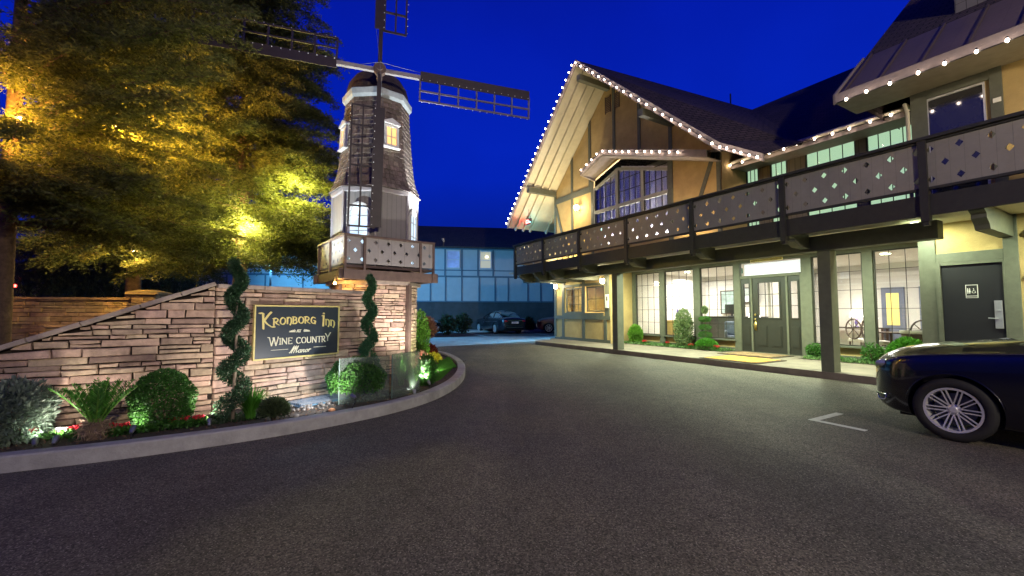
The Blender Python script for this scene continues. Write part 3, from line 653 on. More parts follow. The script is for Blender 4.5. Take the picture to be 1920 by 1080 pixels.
b = MB(); b.ib(-1.47, -.71, .985, 1.01, 3.4, 5.73); P_(b, 'pane', M('dark_reflecting_glass', (.03, .03, .035), .2, 2, .08, spec=.8, coat=.6), f)
b = MB(); b.ib(-1.70, -1.60, .93, .95, 5.3, 5.38); P_(b, 'switch_box', m_white)
dr = MB(); dr.ib(-1.58, -.76, .985, 1.04, .17, 2.36); dr = P_(dr, 'side_door', M('near_black_door', (.010, .010, .013), .15, 4, .5))
b = MB(); b.ib(-.76, -.70, .93, 1.02, .15, 2.42); b.ib(-1.60, -1.58, .95, 1.02, .15, 2.42); b.ib(-1.58, -.76, .95, 1.02, 2.36, 2.42); P_(b, 'door_frame', m_trim, dr)
b = MB(); b.ib(-1.55, -1.45, .955, .985, 1.15, 1.66); b.ib(-1.53, -1.47, .945, .955, 1.46, 1.5); b.beam((1.50, .94, 1.33), (1.37, .94, 1.34), .02, .02)
P_(b, 'card_lock', M('brushed_nickel', (.55, .55, .56), .05, 20, .35, metal=.7), dr, bevel=.004)
# metal skirt roof and steep roof above
b = MB()
e0, e1, e2 = (.50, 0, 6.12), (.50, 1.55, 7.45), (.5, 5.0, 10.25)
slab(b, [(-.5, 0, 6.12), (8, 0, 6.12), (8, 1.55, 7.45), (-.5, 1.55, 7.45)], .06)
P_(b, 'metal_roof', m_metal)
b = MB(); sx_ = .35
while sx_ > -8:
    b.beam((-sx_, -.01, 6.14), (-sx_, 1.55, 7.475), .03, .04); sx_ -= .62
P_(b, 'roof_seams', M('seam_metal', (.10, .075, .07), .2, 9, .5))
b = MB(); slab(b, [(-.5, 1.56, 7.44), (8, 1.56, 7.44), (8, 6, 11.2), (-.5, 6, 11.2)], .1); slab(b, [(-.5, 6, 11.2), (8, 6, 11.2), (8, 11, 7), (-.5, 11, 7)], .1)
b.add([(-.45, .1, 6.14), (-.45, 1.6, 7.4), (-.45, 6, 11.1), (-.45, 10, 7.5), (-.45, 10, 6)], [(0, 1, 2, 3, 4)])
P_(b, 'steep_roof', m_shing)
b = MB(); b.ib(-8, .52, -.05, .0, 5.93, 6.14); b.ib(-8, .5, .0, 1.0, 5.96, 5.99); b.prism([(-.52, -.05, 5.93), (-.52, -.05, 6.14), (-.52, 1.5, 7.45), (-.52, 1.5, 7.2)], (.04, 0, 0)); P_(b, 'eave_fascia', MATS['fascia_grey'])
b = MB(); b.ib(-8, -.95, 2.0, 4.5, 7.5, 9.2); P_(b, 'dormer', m_siding)

# ---- string lights along the eaves
def string_light(pts, n, label, grp='white string lights along the eaves', d=(0, -.05, 0), power=0):
    pts = [Vector(p) for p in pts]; L_ = [0]
    for i in range(1, len(pts)): L_.append(L_[-1] + (pts[i] - pts[i - 1]).length)
    def pos(l):
        for i in range(1, len(pts)):
            if l <= L_[i] + 1e-6: return pts[i - 1].lerp(pts[i], (l - L_[i - 1]) / (L_[i] - L_[i - 1]))
        return pts[-1]
    t = thing('string_lights', label, 'string lights', K, ANG, grp)
    b = MB(); b.tube(pts, .010, 6); b.build('cable', m_black, t)
    for k in range(n):
        p = pos(L_[-1] * (k + .5 + random.uniform(-.08, .08)) / n) + Vector(d) + Vector((0, random.uniform(-.01, .01), random.uniform(-.014, .006)))
        b = MB(); b.lathe([(.001, -.042), (.018, -.031), (.025, -.010), (.020, .012), (.012, .022)], tuple(p), 8); bu = b.build('bulb', m_bulb, t, smooth=True, uv=False)
        b = MB(); b.lathe([(.016, .022), (.016, .055), (.001, .056)], tuple(p), 8); b.build('socket', m_black, bu, uv=False)
    return t
zo = -.10
string_light([(-apex[0], .10, apex[1] + zo), (-eaveL[0], .10, eaveL[1] + zo)], 27, 'string of white bulbs down the left rake of the big gable')
string_light([(-apex[0], .10, apex[1] + zo), (-kink[0], .10, kink[1] + zo)], 19, 'string of white bulbs down the long right rake of the big gable')
string_light([(-kink[0], .10, kink[1] + zo), (-flare[0], .10, flare[1] + zo)], 6, 'short string of white bulbs on the flared end of the big gable')
string_light([(-h1[0], 1.02, h1[1] - .06), (-h0[0], 1.02, h0[1] - .06)], 4, 'short string of white bulbs on the left slope of the window hood')
string_light([(-h1[0], 1.02, h1[1] - .06), (-h2[0] - .8, 1.02, h2[1] + .2)], 11, 'string of white bulbs on the long right slope of the window hood')
string_light([(-4.55, 2.28, 6.15), (-.1, 2.28, 6.15)], 11, 'string of white bulbs under the gutter above the green-curtained windows')
string_light([(-.45, -.10, 5.92), (5.2, -.10, 5.92)], 15, 'string of widely spaced white bulbs under the metal roof eave')

# ================================================================== LAMPS ON THE INN
def wall_lantern(label, s, t, z, power, k=1.0, shade=m_shade):
    l = thing('wall_lantern', label, 'wall lantern', W(s, t, z), ANG, 'wall lanterns on the inn')
    b = MB(); b.lathe([(.001, 0), (.05, 0), (.05, -.02), (.001, -.02)], (0, 0, 0), 12, axis='y'); b.build('wall_plate', m_black, l)
    b = MB(); b.tube([(0, 0, -.05), (0, -.06, -.16), (.0, -.14, -.17), (0, -.17, -.10), (0, -.17, -.04)], .011, 8)
    b.tube([(0, 0, .06), (0, -.06, .24), (0, -.15, .26), (0, -.17, .20)], .009, 8); b.build('bracket', m_black, l, smooth=True)
    b = MB(); b.lathe([(.06 * k, -.04), (.085 * k, .0), (.085 * k, .15), (.06 * k, .19), (.001, .195)], (0, -.17, 0), 14); sh = b.build('glass_shade', shade, l, smooth=True)
    b = MB(); b.lathe([(.09 * k, .15), (.09 * k, .16), (.05 * k, .21), (.012, .23), (.001, .26)], (0, -.17, 0), 14)
    for a in range(4): b.beam((.088 * k * math.cos(a * PI / 2 + .8), -.17 + .088 * k * math.sin(a * PI / 2 + .8), -.02), (.088 * k * math.cos(a * PI / 2 + .8), -.17 + .088 * k * math.sin(a * PI / 2 + .8), .16), .01, .01)
    b.build('cage', m_black, l)
    lamp('lantern_light', W(s, t - .42, z + .05), power, (1, .84, .50), .08, parent=l)
    return l
wall_lantern('lit wall lantern left of the big gable window on the upper floor', 11.40, 1.86, 6.15, 22, 1.2)
wall_lantern('lit wall lantern at the far outer corner of the ground floor bay', 13.0, 1.84, 2.62, 14)
wall_lantern('lit wall lantern right of the dark bay window beside the near post', 9.68, 1.80, 2.68, 12)
# recessed lights in the balcony soffit
for i, (s, t, pw, lab) in enumerate([(11.4, .9, 15, 'over the bay'), (8.3, 1.2, 34, 'over the far lobby window'), (5.6, 1.1, 34, 'over the middle planter'), (3.7, 1.1, 30, 'over the entrance doors'),
                                     (1.5, 1.2, 38, 'over the window behind the near post'), (-.6, .35, 13, 'over the dark side door'), (-2.8, .2, 18, 'over the parked car bonnet'), (-5.2, .2, 20, 'beyond the dark side door')]):
    l = thing('soffit_light', 'round recessed light in the balcony soffit ' + lab, 'ceiling light', W(s, t, 3.2), ANG, 'recessed lights in the balcony soffit')
    b = MB(); b.lathe([(.09, 0), (.11, -.004), (.11, -.014), (.085, -.014)], (0, 0, 0), 20); b.build('trim_ring', m_white, l)
    b = MB(); b.lathe([(.085, -.012), (.001, -.008)], (0, 0, 0), 20); b.build('lens', EM('soffit_lens', (.9, 1, .78), 8), l)
    lamp('soffit_light_beam', W(s, t, 3.165), pw * 2.2, (.86, 1, .68), .16, 'AREA', l, W(s, t, 0), sx=.22)
# lamps standing on the balcony floor side walls (light the gable and upper walls)
for s, t, z, pw, c, lab in ((12.2, 1.2, 3.5, 110, (1, .78, .34), 'at the far end'), (5.4, .9, 3.5, 70, (1, .74, .46), 'below the right of the gable window'), (11.6, -.45, 3.5, 290, (1, .82, .5), 'under the wide left overhang'), (-2.6, .1, 3.5, 24, (1, .88, .42), 'in front of the upper side door')):  # the left-overhang one is added to brighten the dark soffit
    l = thing('balcony_uplight', 'small uplight on the balcony floor ' + lab, 'uplight', W(s, t, 3.36), ANG, 'uplights on the balcony floor')
    b = MB(); b.lathe([(.001, 0), (.06, 0), (.06, .10), (.045, .12)], (0, 0, 0), 14); b.build('housing', m_black, l)
    b = MB(); b.lathe([(.045, .112), (.001, .112)], (0, 0, 0), 14); b.build('lens', m_shade, l)
    lamp('uplight_beam', W(s, t, z + .03), pw, c, .05, 'SPOT', l, W(s, t + .9, 7.6) if t > -.4 else W(12.6, .9, 8.2), 150 if t > -.4 else 100, .8)
# small red and blue lit sign under the left eave
l = thing('eave_sign', 'small red and blue lit sign hanging under the left eave of the big gable', 'lit sign', W(14.2, .9, 6.0), ANG)
b = MB(); b.box(-.22, .22, -.04, .04, -.14, .14); b.build('sign_box', m_black, l, bevel=.01)
b = MB(); b.tube([(-.17, -.05, -.06), (-.17, -.05, .07), (.02, -.05, .07), (.02, -.05, -.06), (-.17, -.05, -.06)], .014, 8); b.build('red_tube', EM('red_neon', (1, .06, .05), 18), l)
b = MB(); b.tube([(.06, -.05, -.03), (.2, -.05, -.06)], .014, 8); b.build('blue_tube', EM('blue_neon', (.1, .8, 1), 14), l)
b = MB(); b.tube([(0, 0, .14), (0, 0, .7)], .012, 8); b.build('hanger', m_black, l)
lamp('red_glow', W(14.2, .7, 5.9), 3, (1, .1, .08), .05, parent=l); lamp('blue_glow', W(13.9, 1.1, 5.9), 5, (.1, .85, 1), .05, parent=l)
# brass plate over the entrance
l = thing('brass_plaque', 'narrow brass plaque above the entrance transom', 'plaque', W(3.8, 3.14, 3.10), ANG)
b = MB(); b.box(-.5, .5, -.012, .012, -.045, .045); b.build('plate', M('plaque_brass', (.75, .62, .25), .1, 8, .35, metal=.8), l, bevel=.004)
b = MB(); b.box(-.48, .48, -.016, -.012, -.032, .032); b.build('inlay', M('plaque_inlay', (.3, .22, .06), .3, 14, .5), l)
# exit sign inside the third window
l = thing('exit_sign', 'small green lit exit sign inside the window left of the entrance', 'exit sign', W(5.0, 3.6, 2.86), ANG)
b = MB(); b.box(-.15, .15, -.02, .02, -.09, .09); b.build('sign_box', M('exit_green', (.02, .25, .14), .1, 6, .5), l)
def stroke_text(b, segs, x, z, h, y=-.023, wd=.018, th=.004):
    for sg in segs:
        for (a, c) in zip(sg[:-1], sg[1:]): b.beam((x + a[0] * h, y, z + a[1] * h), (x + c[0] * h, y, z + c[1] * h), th, wd)
GE = {'E': [[(.5, 0), (0, 0), (0, 1), (.5, 1)], [(0, .5), (.42, .5)]], 'X': [[(0, 0), (.55, 1)], [(0, 1), (.55, 0)]], 'I': [[(.1, 0), (.1, 1)]], 'T': [[(.28, 0), (.28, 1)], [(0, 1), (.56, 1)]]}
b = MB(); xx = -.10
for ch in 'EXIT': stroke_text(b, GE[ch], xx, -.045, .09); xx += .035 if ch == 'I' else .062
b.build('lettering', EM('exit_glow', (.1, 1, .55), 5), l)
# restroom sign on the side door
l = thing('restroom_sign', 'small black and white restroom pictogram sign on the dark side door', 'sign', W(-1.17, .985, 1.84), ANG)
b = MB(); b.box(-.082, .082, -.008, 0, -.125, .125); b.build('border', m_white, l)
b = MB(); b.box(-.072, .072, -.011, -.008, -.082, .115); b.box(-.072, .072, -.011, -.008, -.115, -.095); b.build('panel', m_black, l)
b = MB()
for x in (-.052, -.026):       # man and woman figures
    b.ball((x, -.013, .052), .0075, 8, 5); b.box(x - .008, x + .008, -.014, -.011, -.005 if x < -.04 else .0, .042)
    if x > -.04: b.prism([(x - .015, -.014, -.014), (x + .015, -.014, -.014), (x + .004, -.014, .03), (x - .004, -.014, .03)], (0, .003, 0))
    b.box(x - .006, x - .001, -.014, -.011, -.042, 0); b.box(x + .001, x + .006, -.014, -.011, -.042, 0)
b.ball((.026, -.013, .05), .0075, 8, 5); b.tube([(.026, -.013, .04), (.027, -.013, .005), (.045, -.013, .005), (.052, -.013, -.03)], .0035, 6)
b.tube([(.026 + .022 * math.cos(a), -.013, -.012 + .022 * math.sin(a)) for a in np.linspace(1.9, 6.0, 14)], .003, 6); b.tube([(.026, -.013, .026), (.042, -.013, .026)], .003, 6)
b.build('pictograms', m_white, l)
l = thing('room_number_plate', 'small dark number plate on the tan wall right of the side door', 'sign', W(-1.88, .98, 2.06), ANG)
b = MB(); b.box(-.06, .06, -.012, 0, -.03, .03); b.build('plate', m_black, l, bevel=.003); b = MB(); b.box(-.02, .02, -.014, -.012, -.004, .004); b.build('dash', m_white, l)
# bell push and phone on bay return wall
l = thing('notice_box', 'small white notice box on the bay wall below the lantern', 'notice box', W(9.62, 1.855, 1.9), ANG)
b = MB(); b.box(-.09, .09, -.06, 0, -.28, .28); b.build('case', m_white, l, bevel=.01); b = MB(); b.box(-.01, .07, -.066, -.06, .02, .2); b.build('handset', m_black, l)
l = thing('door_bell', 'small dark keypad on the tan wall behind the far post', 'keypad', W(9.49, 2.4, 1.8), ANG)
b = MB(); b.box(.0, .03, -.05, .05, -.08, .08); b.build('case', m_black, l, bevel=.006)

# ================================================================== DOORMATS
def mat(label, s0, s1, t0, t1, z, col, col2):
    o = thing('doormat', label, 'doormat', W((s0 + s1) / 2, (t0 + t1) / 2, z), ANG, 'doormats'); hx, hy = (s1 - s0) / 2, (t1 - t0) / 2
    b = MB(); b.box(-hx, hx, -hy, hy, 0, .018); b.build('rubber_edge', M('mat_edge', (.06, .04, .025), .3, 30, .95), o, bevel=.006)
    b = MB(); b.box(-hx + .1, hx - .1, -hy + .1, hy - .1, .018, .030); b.build('pile', M(col2, col, .55, 9, .98, .9, 70, stain=.3), o, bevel=.005)
mat('large orange coir doormat with dark border by the kerb', 2.42, 4.05, .06, 1.45, .152, (.62, .34, .07), 'coir_pile')
mat('thin brown doormat close to the entrance doors', 2.95, 4.6, 1.7, 2.9, .152, (.30, .19, .10), 'brown_pile')

# ================================================================== LOBBY FURNITURE
m_fab = M('cream_upholstery', (.6, .56, .5), .1, 20, .9); m_wood = M('dark_wood', (.07, .04, .03), .3, 8, .4)
def table_lamp(label, s, t, z, h=.62):
    o = thing('table_lamp', label, 'table lamp', W(s, t, z), ANG, 'lamps in the lobby')
    b = MB(); b.lathe([(.001, 0), (.08, 0), (.09, .02), (.03, .05), (.06, .15), (.05, .26), (.015, .32), (.015, .40)], (0, 0, 0), 14); b.build('base', M('lamp_ceramic', (.15, .12, .3), .2, 6, .2), o, smooth=True)
    b = MB(); b.lathe([(.2, .36), (.13, h)], (0, 0, 0), 18); b.build('lamp_shade', EM('table_shade', (1, .93, .85), 2.2), o, smooth=True)
    lamp('table_lamp_light', W(s, t, z + .5), 4, (1, .9, .75), .1, parent=o)
def round_table(label, s, t, z=.15):
    o = thing('side_table', label, 'table', W(s, t, z), ANG, 'tables in the lobby')
    b = MB(); b.lathe([(.001, .72), (.34, .72), (.34, .75), (.001, .75)], (0, 0, 0), 20); b.build('table_top', m_wood, o)
    b = MB(); b.lathe([(.03, .03), (.03, .72)], (0, 0, 0), 10); b.lathe([(.001, 0), (.2, 0), (.2, .03), (.001, .03)], (0, 0, 0), 16); b.build('pedestal', m_wood, o)
def wheel_chair_(label, s, t, rz):
    "armchair with a spoked round back"
    o = thing('spoked_back_chair', label, 'chair', W(s, t, .15), rz, 'round-backed chairs in the lobby')
    b = MB(); b.box(-.26, .26, -.26, .26, .38, .48); b.build('seat', m_fab, o, bevel=.03)
    b = MB(); b.tube([(.30 * math.cos(a), .27, .78 + .30 * math.sin(a)) for a in np.linspace(0, 2 * PI, 25)], .022, 8)
    for k in range(8): a = k * PI / 4; b.tube([(0, .27, .78), (.29 * math.cos(a), .27, .78 + .29 * math.sin(a))], .012, 6)
    b.build('backrest', m_wood, o, smooth=True)
    for x in (-.22, .22):
        for y in (-.22, .22): b = MB(); b.box(x - .02, x + .02, y - .02, y + .02, 0, .38); b.build('leg', m_wood, o)
for i, (s, t, rz, lab) in enumerate([(1.55, 4.6, ANG + 2.2, 'behind the left edge of the window by the near post'), (.72, 4.5, ANG - 2.2, 'in the rightmost lobby window'), (2.2, 5.4, ANG + 2.6, 'deep in the lobby behind the near post')]):
    wheel_chair_('spoked round-back chair ' + lab, s, t, rz)
round_table('dark round table between the spoked chairs in the lobby', 1.15, 4.3); round_table('dark round table in the window left of the entrance', 5.3, 5.0)
table_lamp('white shaded table lamp on the round table left of the entrance', 5.3, 5.0, .9); 
o = thing('console_table', 'console table against the back wall of the lobby', 'table', W(3.2, 7.8, .15), ANG)
b = MB(); b.box(-.8, .8, -.25, .25, .72, .76); b.build('table_top', m_wood, o)
for x in (-.75, .75):
    for y in (-.2, .2): b = MB(); b.box(x - .03, x + .03, y - .03, y + .03, 0, .72); b.build('leg', m_wood, o)
table_lamp('white shaded table lamp on the console seen through the entrance door', 3.25, 7.8, .91)
table_lamp('lit lamp in the far left lobby window', 8.8, 5.2, 1.25, .5)
o = thing('reception_desk', 'dark panelled reception desk behind the second lobby window', 'desk', W(6.6, 5.6, .15), ANG)
b = MB(); b.box(-1.2, 1.2, -.3, .3, 0, 1.08); b.build('front', M('desk_grey', (.12, .12, .13), .2, 5, .5), o); b = MB(); b.box(-1.28, 1.28, -.38, .38, 1.08, 1.13); b.build('counter', m_black, o, bevel=.01)
o = thing('computer_monitor', 'dark computer monitor standing on the reception desk', 'monitor', W(6.55, 5.6, 1.28), ANG)
b = MB(); b.box(-.28, .28, -.02, .02, .12, .48); b.build('screen', m_black, o, bevel=.01); b = MB(); b.box(-.03, .03, 0, .03, .02, .14); b.box(-.12, .12, -.08, .08, 0, .02); b.build('stand', m_black, o)
o = thing('wall_clock', 'round dark-rimmed wall clock above the reception desk', 'clock', W(5.9, 8.1, 2.3), ANG)
b = MB(); b.lathe([(.001, 0), (.3, 0), (.3, -.04), (.26, -.05), (.26, -.02), (.001, -.02)], (0, 0, 0), 24, axis='y'); b.build('case', m_wood, o)
b = MB(); b.lathe([(.001, -.025), (.25, -.025)], (0, 0, 0), 24, axis='y'); b.build('face', m_white, o); b = MB(); b.beam((0, -.03, 0), (.1, -.03, .12), .006, .012); b.beam((0, -.03, 0), (-.02, -.03, .2), .006, .01); b.build('hands', m_black, o)
for i, (s, w_, h_, z, col, lab) in enumerate([(8.2, .9, 1.1, 1.9, (.30, .40, .38), 'tall framed green landscape picture in the far left lobby window'), (7.3, .8, .7, 2.2, (.55, .63, .62), 'pale framed picture above the reception desk'),
                                              (5.35, 1.1, .8, 1.9, (.55, .52, .48), 'wide framed picture behind the third lobby window'), (.35, .7, .9, 1.9, (.2, .25, .22), 'dark framed picture in the rightmost lobby window')]):
    o = thing('framed_picture', lab, 'picture', W(s, 8.08 if s > 5.0 or s < 1 else 8.08, z), ANG, 'pictures in the lobby')
    b = MB()
    b.box(-w_ / 2, w_ / 2, -.03, 0, -h_ / 2, -h_ / 2 + .05); b.box(-w_ / 2, w_ / 2, -.03, 0, h_ / 2 - .05, h_ / 2); b.box(-w_ / 2, -w_ / 2 + .05, -.03, 0, -h_ / 2 + .05, h_ / 2 - .05); b.box(w_ / 2 - .05, w_ / 2, -.03, 0, -h_ / 2 + .05, h_ / 2 - .05); b.build('frame', m_wood, o)
    b = MB(); b.box(-w_ / 2 + .05, w_ / 2 - .05, -.012, -.002, -h_ / 2 + .05, h_ / 2 - .05); b.build('canvas', M('painting_' + 'abcd'[i], col, .6, 2.5, .7), o)
o = thing('wooden_cabinet', 'light wooden cabinet standing in the far left lobby window', 'cabinet', W(8.5, 4.4, .15), ANG)
b = MB(); b.box(-.3, .3, -.2, .2, 0, .95); b.build('carcass', M('oak', (.62, .42, .16), .2, 4, .5), o, bevel=.01); b = MB(); b.box(-.26, .26, -.212, -.2, .06, .9); b.build('door', M('oak', (.6, .4, .15)), o); b = MB(); b.ball((.2, -.22, .5), .015); b.build('knob', m_brass, o)
o = thing('luggage_bin', 'dark open-topped bin inside the rightmost lobby window', 'bin', W(.5, 3.9, .15), ANG)
b = MB(); b.lathe([(.26, 0), (.30, .78), (.31, .80), (.27, .79), (.23, .02)], (0, 0, 0), 18); b.build('body', m_wood, o); b = MB(); b.lathe([(.31, .74), (.33, .76), (.33, .82), (.30, .83)], (0, 0, 0), 18); b.build('rim', m_fab, o)
o = thing('armchair', 'grey-blue upholstered armchair behind the third lobby window', 'armchair', W(5.6, 4.3, .15), ANG + .6)
b = MB(); b.box(-.33, .33, -.3, .3, .2, .45); b.build('seat', M('slate_fabric', (.16, .19, .27), .2, 20, .9), o, bevel=.04); b = MB(); b.box(-.36, .36, .22, .38, .45, .95); b.build('backrest', MATS['slate_fabric'], o, bevel=.05)
for x in (-.36, .28): b = MB(); b.box(x, x + .1, -.3, .3, .2, .62); b.build('armrest', MATS['slate_fabric'], o, bevel=.03)

# ================================================================== STONE GARDEN WALL AND SIGN
def ledger(b, O, d, nrm, L, ztop, zb=.0, hmin=.045, hmax=.115, lmin=.14, lmax=.62, prot=.045, z0f=None, skip=None):
    "dry-stacked ledger stones on a wall face: O origin, d along, nrm outward; ztop(x)"
    O = Vector(O); d = Vector(d).normalized(); nrm = Vector(nrm).normalized(); z = zb; up = Vector((0, 0, 1))
    zmax = max(ztop(0), ztop(L), ztop(L / 2))
    while z < zmax - .02:
        h = random.uniform(hmin, hmax); x = -random.uniform(0, lmin)
        while x < L:
            l = random.uniform(lmin, lmax) * (1 if h > .07 else .8); x0, x1 = max(x, 0), min(x + l, L); x += l
            if x1 - x0 < .04: continue
            sub = [(z, z + h)] if h < .085 or random.random() < .7 else [(z, z + h * .5), (z + h * .5, z + h)]
            for za, zc in sub:
                q = []
                dep = random.uniform(.3, 1) * prot; g_ = .006
                c0, c1 = ztop(x0), ztop(x1)
                if za > min(c0, c1) - .03:
                    if za > max(c0, c1) - .03: continue
                    f_ = (za + .03 - c0) / (c1 - c0 + 1e-9); xm = x0 + (x1 - x0) * f_
                    xa, xb = (xm, x1) if c1 > c0 else (x0, xm)
                    if xb - xa < .03: continue
                    c0, c1 = ztop(xa), ztop(xb)
                else: xa, xb = x0, x1
                t0_, t1_ = min(zc, c0), min(zc, c1)
                j = lambda a=.008: random.uniform(-a, a)
                A = [(xa + g_, za + g_), (xb - g_, za + g_), (xb - g_, t1_ - g_), (xa + g_, t0_ - g_)]
                A = [(a + j(), c + j(.006)) for a, c in A]
                # add mid points on the long edges for an uneven outline
                m0 = ((A[0][0] + A[1][0]) / 2 + j(min(.03, (xb - xa) * .2)), (A[0][1] + A[1][1]) / 2 + j(.007)); m1 = ((A[2][0] + A[3][0]) / 2 + j(min(.03, (xb - xa) * .2)), (A[2][1] + A[3][1]) / 2 + j(.007))
                A = [A[0], m0, A[1], A[2], m1, A[3]]
                cx = sum(a for a, _ in A) / 6; cz = sum(c for _, c in A) / 6
                back = [O + d * a + up * c - nrm * .03 for a, c in A]; mid = [O + d * a + up * c + nrm * dep * .65 for a, c in A]
                ins = .010 / max(.03, (zc - za) / 2)
                fr = [O + d * (a + (cx - a) * min(.5, .012 / max(.05, (x1 - x0) / 2))) + up * (c + (cz - c) * min(.5, ins)) + nrm * (dep + j(.006)) for a, c in A]
                b.add(back + mid + fr, [(i, (i + 1) % 6, 6 + (i + 1) % 6, 6 + i) for i in range(6)] + [(6 + i, 6 + (i + 1) % 6, 12 + (i + 1) % 6, 12 + i) for i in range(6)] + [(12, 13, 14, 15, 16, 17)])
        z += h
C1 = Vector((-3.99, 5.74, 0)); dS = Vector((.5769, .8168, 0)); nS = Vector((.8168, -.5769, 0))
dW = Vector((-.816, -.578, 0)); nW = Vector((.578, -.816, 0)); LW = 3.7; LS = 2.5
# note: the left wing turns away from the sign face at C1
wall = thing('garden_wall', 'reddish ledger-stone entrance wall with a sloping capped left wing', 'stone wall', C1)
rel = lambda p: Vector(p) - C1
b = MB()
b.prism([rel(C1 - nS * .02), rel(C1 + dS * LS - nS * .02), rel(C1 + dS * LS - nS * .32), rel(C1 - nS * .32 + dW * .1)], (0, 0, 1.78))
zt = lambda x: 1.80 - .408 * x
q0, q1 = C1 - nW * .02, C1 + dW * LW - nW * .02
b.prism([rel(q0), rel(q1), rel(q1) + Vector((0, 0, zt(LW))), rel(q0) + Vector((0, 0, zt(0)))], -nW * .28)
b.build('core', m_mortar, wall)
b = MB(); ledger(b, rel(C1), dS, nS, LS, lambda x: 1.78, 0, .05, .125, .16, .7); b.build('stone_face', m_stone, wall, uv=False)
b = MB(); ledger(b, rel(C1 + dW * LW), -dW, nW, LW, lambda x: zt(LW - x), 0, .045, .11, .15, .62); b.build('stone_face', m_stone, wall, uv=False)
b = MB()
x = 0
while x < LS:
    l = random.uniform(.35, .6); x1 = min(x + l, LS)
    a_, c_ = rel(C1 + dS * (x + .004) - nS * .14) + Vector((0, 0, 1.80)), rel(C1 + dS * (x1 - .004) - nS * .14) + Vector((0, 0, 1.80 + random.uniform(-.005, .005)))
    b.beam(a_, c_, .42 + random.uniform(-.015, .02), .055); x = x1
x = 0
while x < LW:
    l = random.uniform(.3, .55); x1 = min(x + l, LW)
    a_, c_ = rel(C1 + dW * (x + .004) - nW * .13) + Vector((0, 0, zt(x) + .03)), rel(C1 + dW * (x1 - .004) - nW * .13) + Vector((0, 0, zt(x1) + .03))
    b.beam(a_, c_, .42 + random.uniform(-.015, .02), .055); x = x1
b.build('coping', m_cap, wall, bevel=.008)

# sign board
def SP(L, z, off=0): return C1 + dS * (L + 1.02) + nS * off + Vector((0, 0, z))      # L measured as on the plan
sa = math.atan2(dS.y, dS.x)
sign = thing('inn_sign', 'dark blue sign board with gold border and lettering on the stone wall', 'sign', SP(.10, 1.155, .085), sa)
SWd, SH = 1.29, .75
b = MB(); b.box(-SWd / 2, SWd / 2, -.0, .035, -SH / 2, SH / 2); b.build('board', M('navy_sign_paint', (.014, .023, .035), .12, 3, .45), sign)
b = MB(); f_ = .022
b.box(-SWd / 2 - f_, SWd / 2 + f_, -.016, .03, SH / 2, SH / 2 + f_); b.box(-SWd / 2 - f_, SWd / 2 + f_, -.016, .03, -SH / 2 - f_, -SH / 2)
b.box(-SWd / 2 - f_, -SWd / 2, -.016, .03, -SH / 2, SH / 2); b.box(SWd / 2, SWd / 2 + f_, -.016, .03, -SH / 2, SH / 2)
m_gold = M('gold_leaf_paint', (.60, .50, .17), .12, 12, .5); m_cream2 = M('pale_gold_paint', (.58, .56, .40), .1, 12, .55)
b.build('border', m_gold, sign, bevel=.003)
def arc(cx, cy, rx, ry, a0, a1, n=12): return [(cx + rx * math.cos(R(a0 + (a1 - a0) * i / n)), cy + ry * math.sin(R(a0 + (a1 - a0) * i / n))) for i in range(n + 1)]
GL = {
 'K': (.80, [[(-.12, 1.02), (.08, 1.06), (.16, .98)], [(.13, 1.0), (.15, .5), (.17, -.12)], [(.72, 1.12), (.55, .95), (.22, .48)], [(.22, .5), (.45, .22), (.78, .0), (.98, .02)]]),
 'R': (.72, [[(.1, 0), (.1, .7)], [(.0, .68), (.3, .72)] + arc(.32, .52, .2, .19, 90, -90) + [(.14, .34)], [(.25, .33), (.42, .12), (.64, .0)]]),
 'O': (.72, [arc(.34, .35, .28, .34, 0, 360, 22)]),
 'n': (.66, [[(.08, .62), (.12, .68), (.12, .02)], [(.12, .55)] + arc(.33, .38, .22, .30, 120, 0, 10) + [(.55, .15), (.42, -.12)]]),
 'B': (.66, [[(.1, 0), (.1, .7)], [(.02, .7), (.28, .7)] + arc(.28, .53, .17, .17, 90, -90) + [(.12, .36)], [(.28, .36)] + arc(.29, .18, .22, .18, 90, -90) + [(.04, 0)]]),
 'G': (.72, [arc(.36, .35, .28, .34, 50, 330, 20) + [(.6, .30), (.42, .32)], [(.58, .3), (.56, -.02)]]),
 'I': (.36, [[(.02, .92), (.15, .98), (.15, .5), (.12, -.16)], [(.15, 1.22), (.17, 1.24)], [(.13, 1.16), (.19, 1.18)]]),
 'A': (.62, [[(.0, 0), (.3, .72), (.58, 0)], [(.1, .26), (.48, .26)]]), 'T': (.58, [[(.28, 0), (.28, .7)], [(.0, .68), (.0, .7), (.56, .7), (.56, .66)]]),
 'W': (1.25, [[(-.05, 1.0), (.1, .98), (.36, .0), (.62, .95)], [(.5, .9), (.62, .95), (.86, .0), (1.12, 1.02)]]),
 'i': (.26, [[(.1, 0), (.1, .7)], [(.02, 0), (.18, 0)], [(.02, .7), (.18, .7)]]), 'N': (.74, [[(.08, 0), (.08, .7), (.58, .0), (.58, .7)]]),
 'E': (.56, [[(.46, .06), (.46, 0), (.08, 0), (.08, .7), (.44, .7), (.44, .62)], [(.08, .36), (.36, .36)]]),
 'C': (.68, [arc(.36, .35, .29, .35, 45, 315, 18)]), 'U': (.7, [[(.08, .7), (.08, .25)] + arc(.32, .24, .24, .24, 180, 360, 10) + [(.56, .7)]]),
 'r': (.62, [[(.1, 0), (.1, .7)], [(.04, .7), (.26, .7)] + arc(.28, .53, .17, .17, 90, -90) + [(.12, .36)], [(.24, .36), (.54, 0)]]),
 'Y': (.78, [[(-.02, 1.0), (.32, .48), (.32, .0)], [(.72, 1.1), (.32, .48)]]), ' ': (.32, []),
}
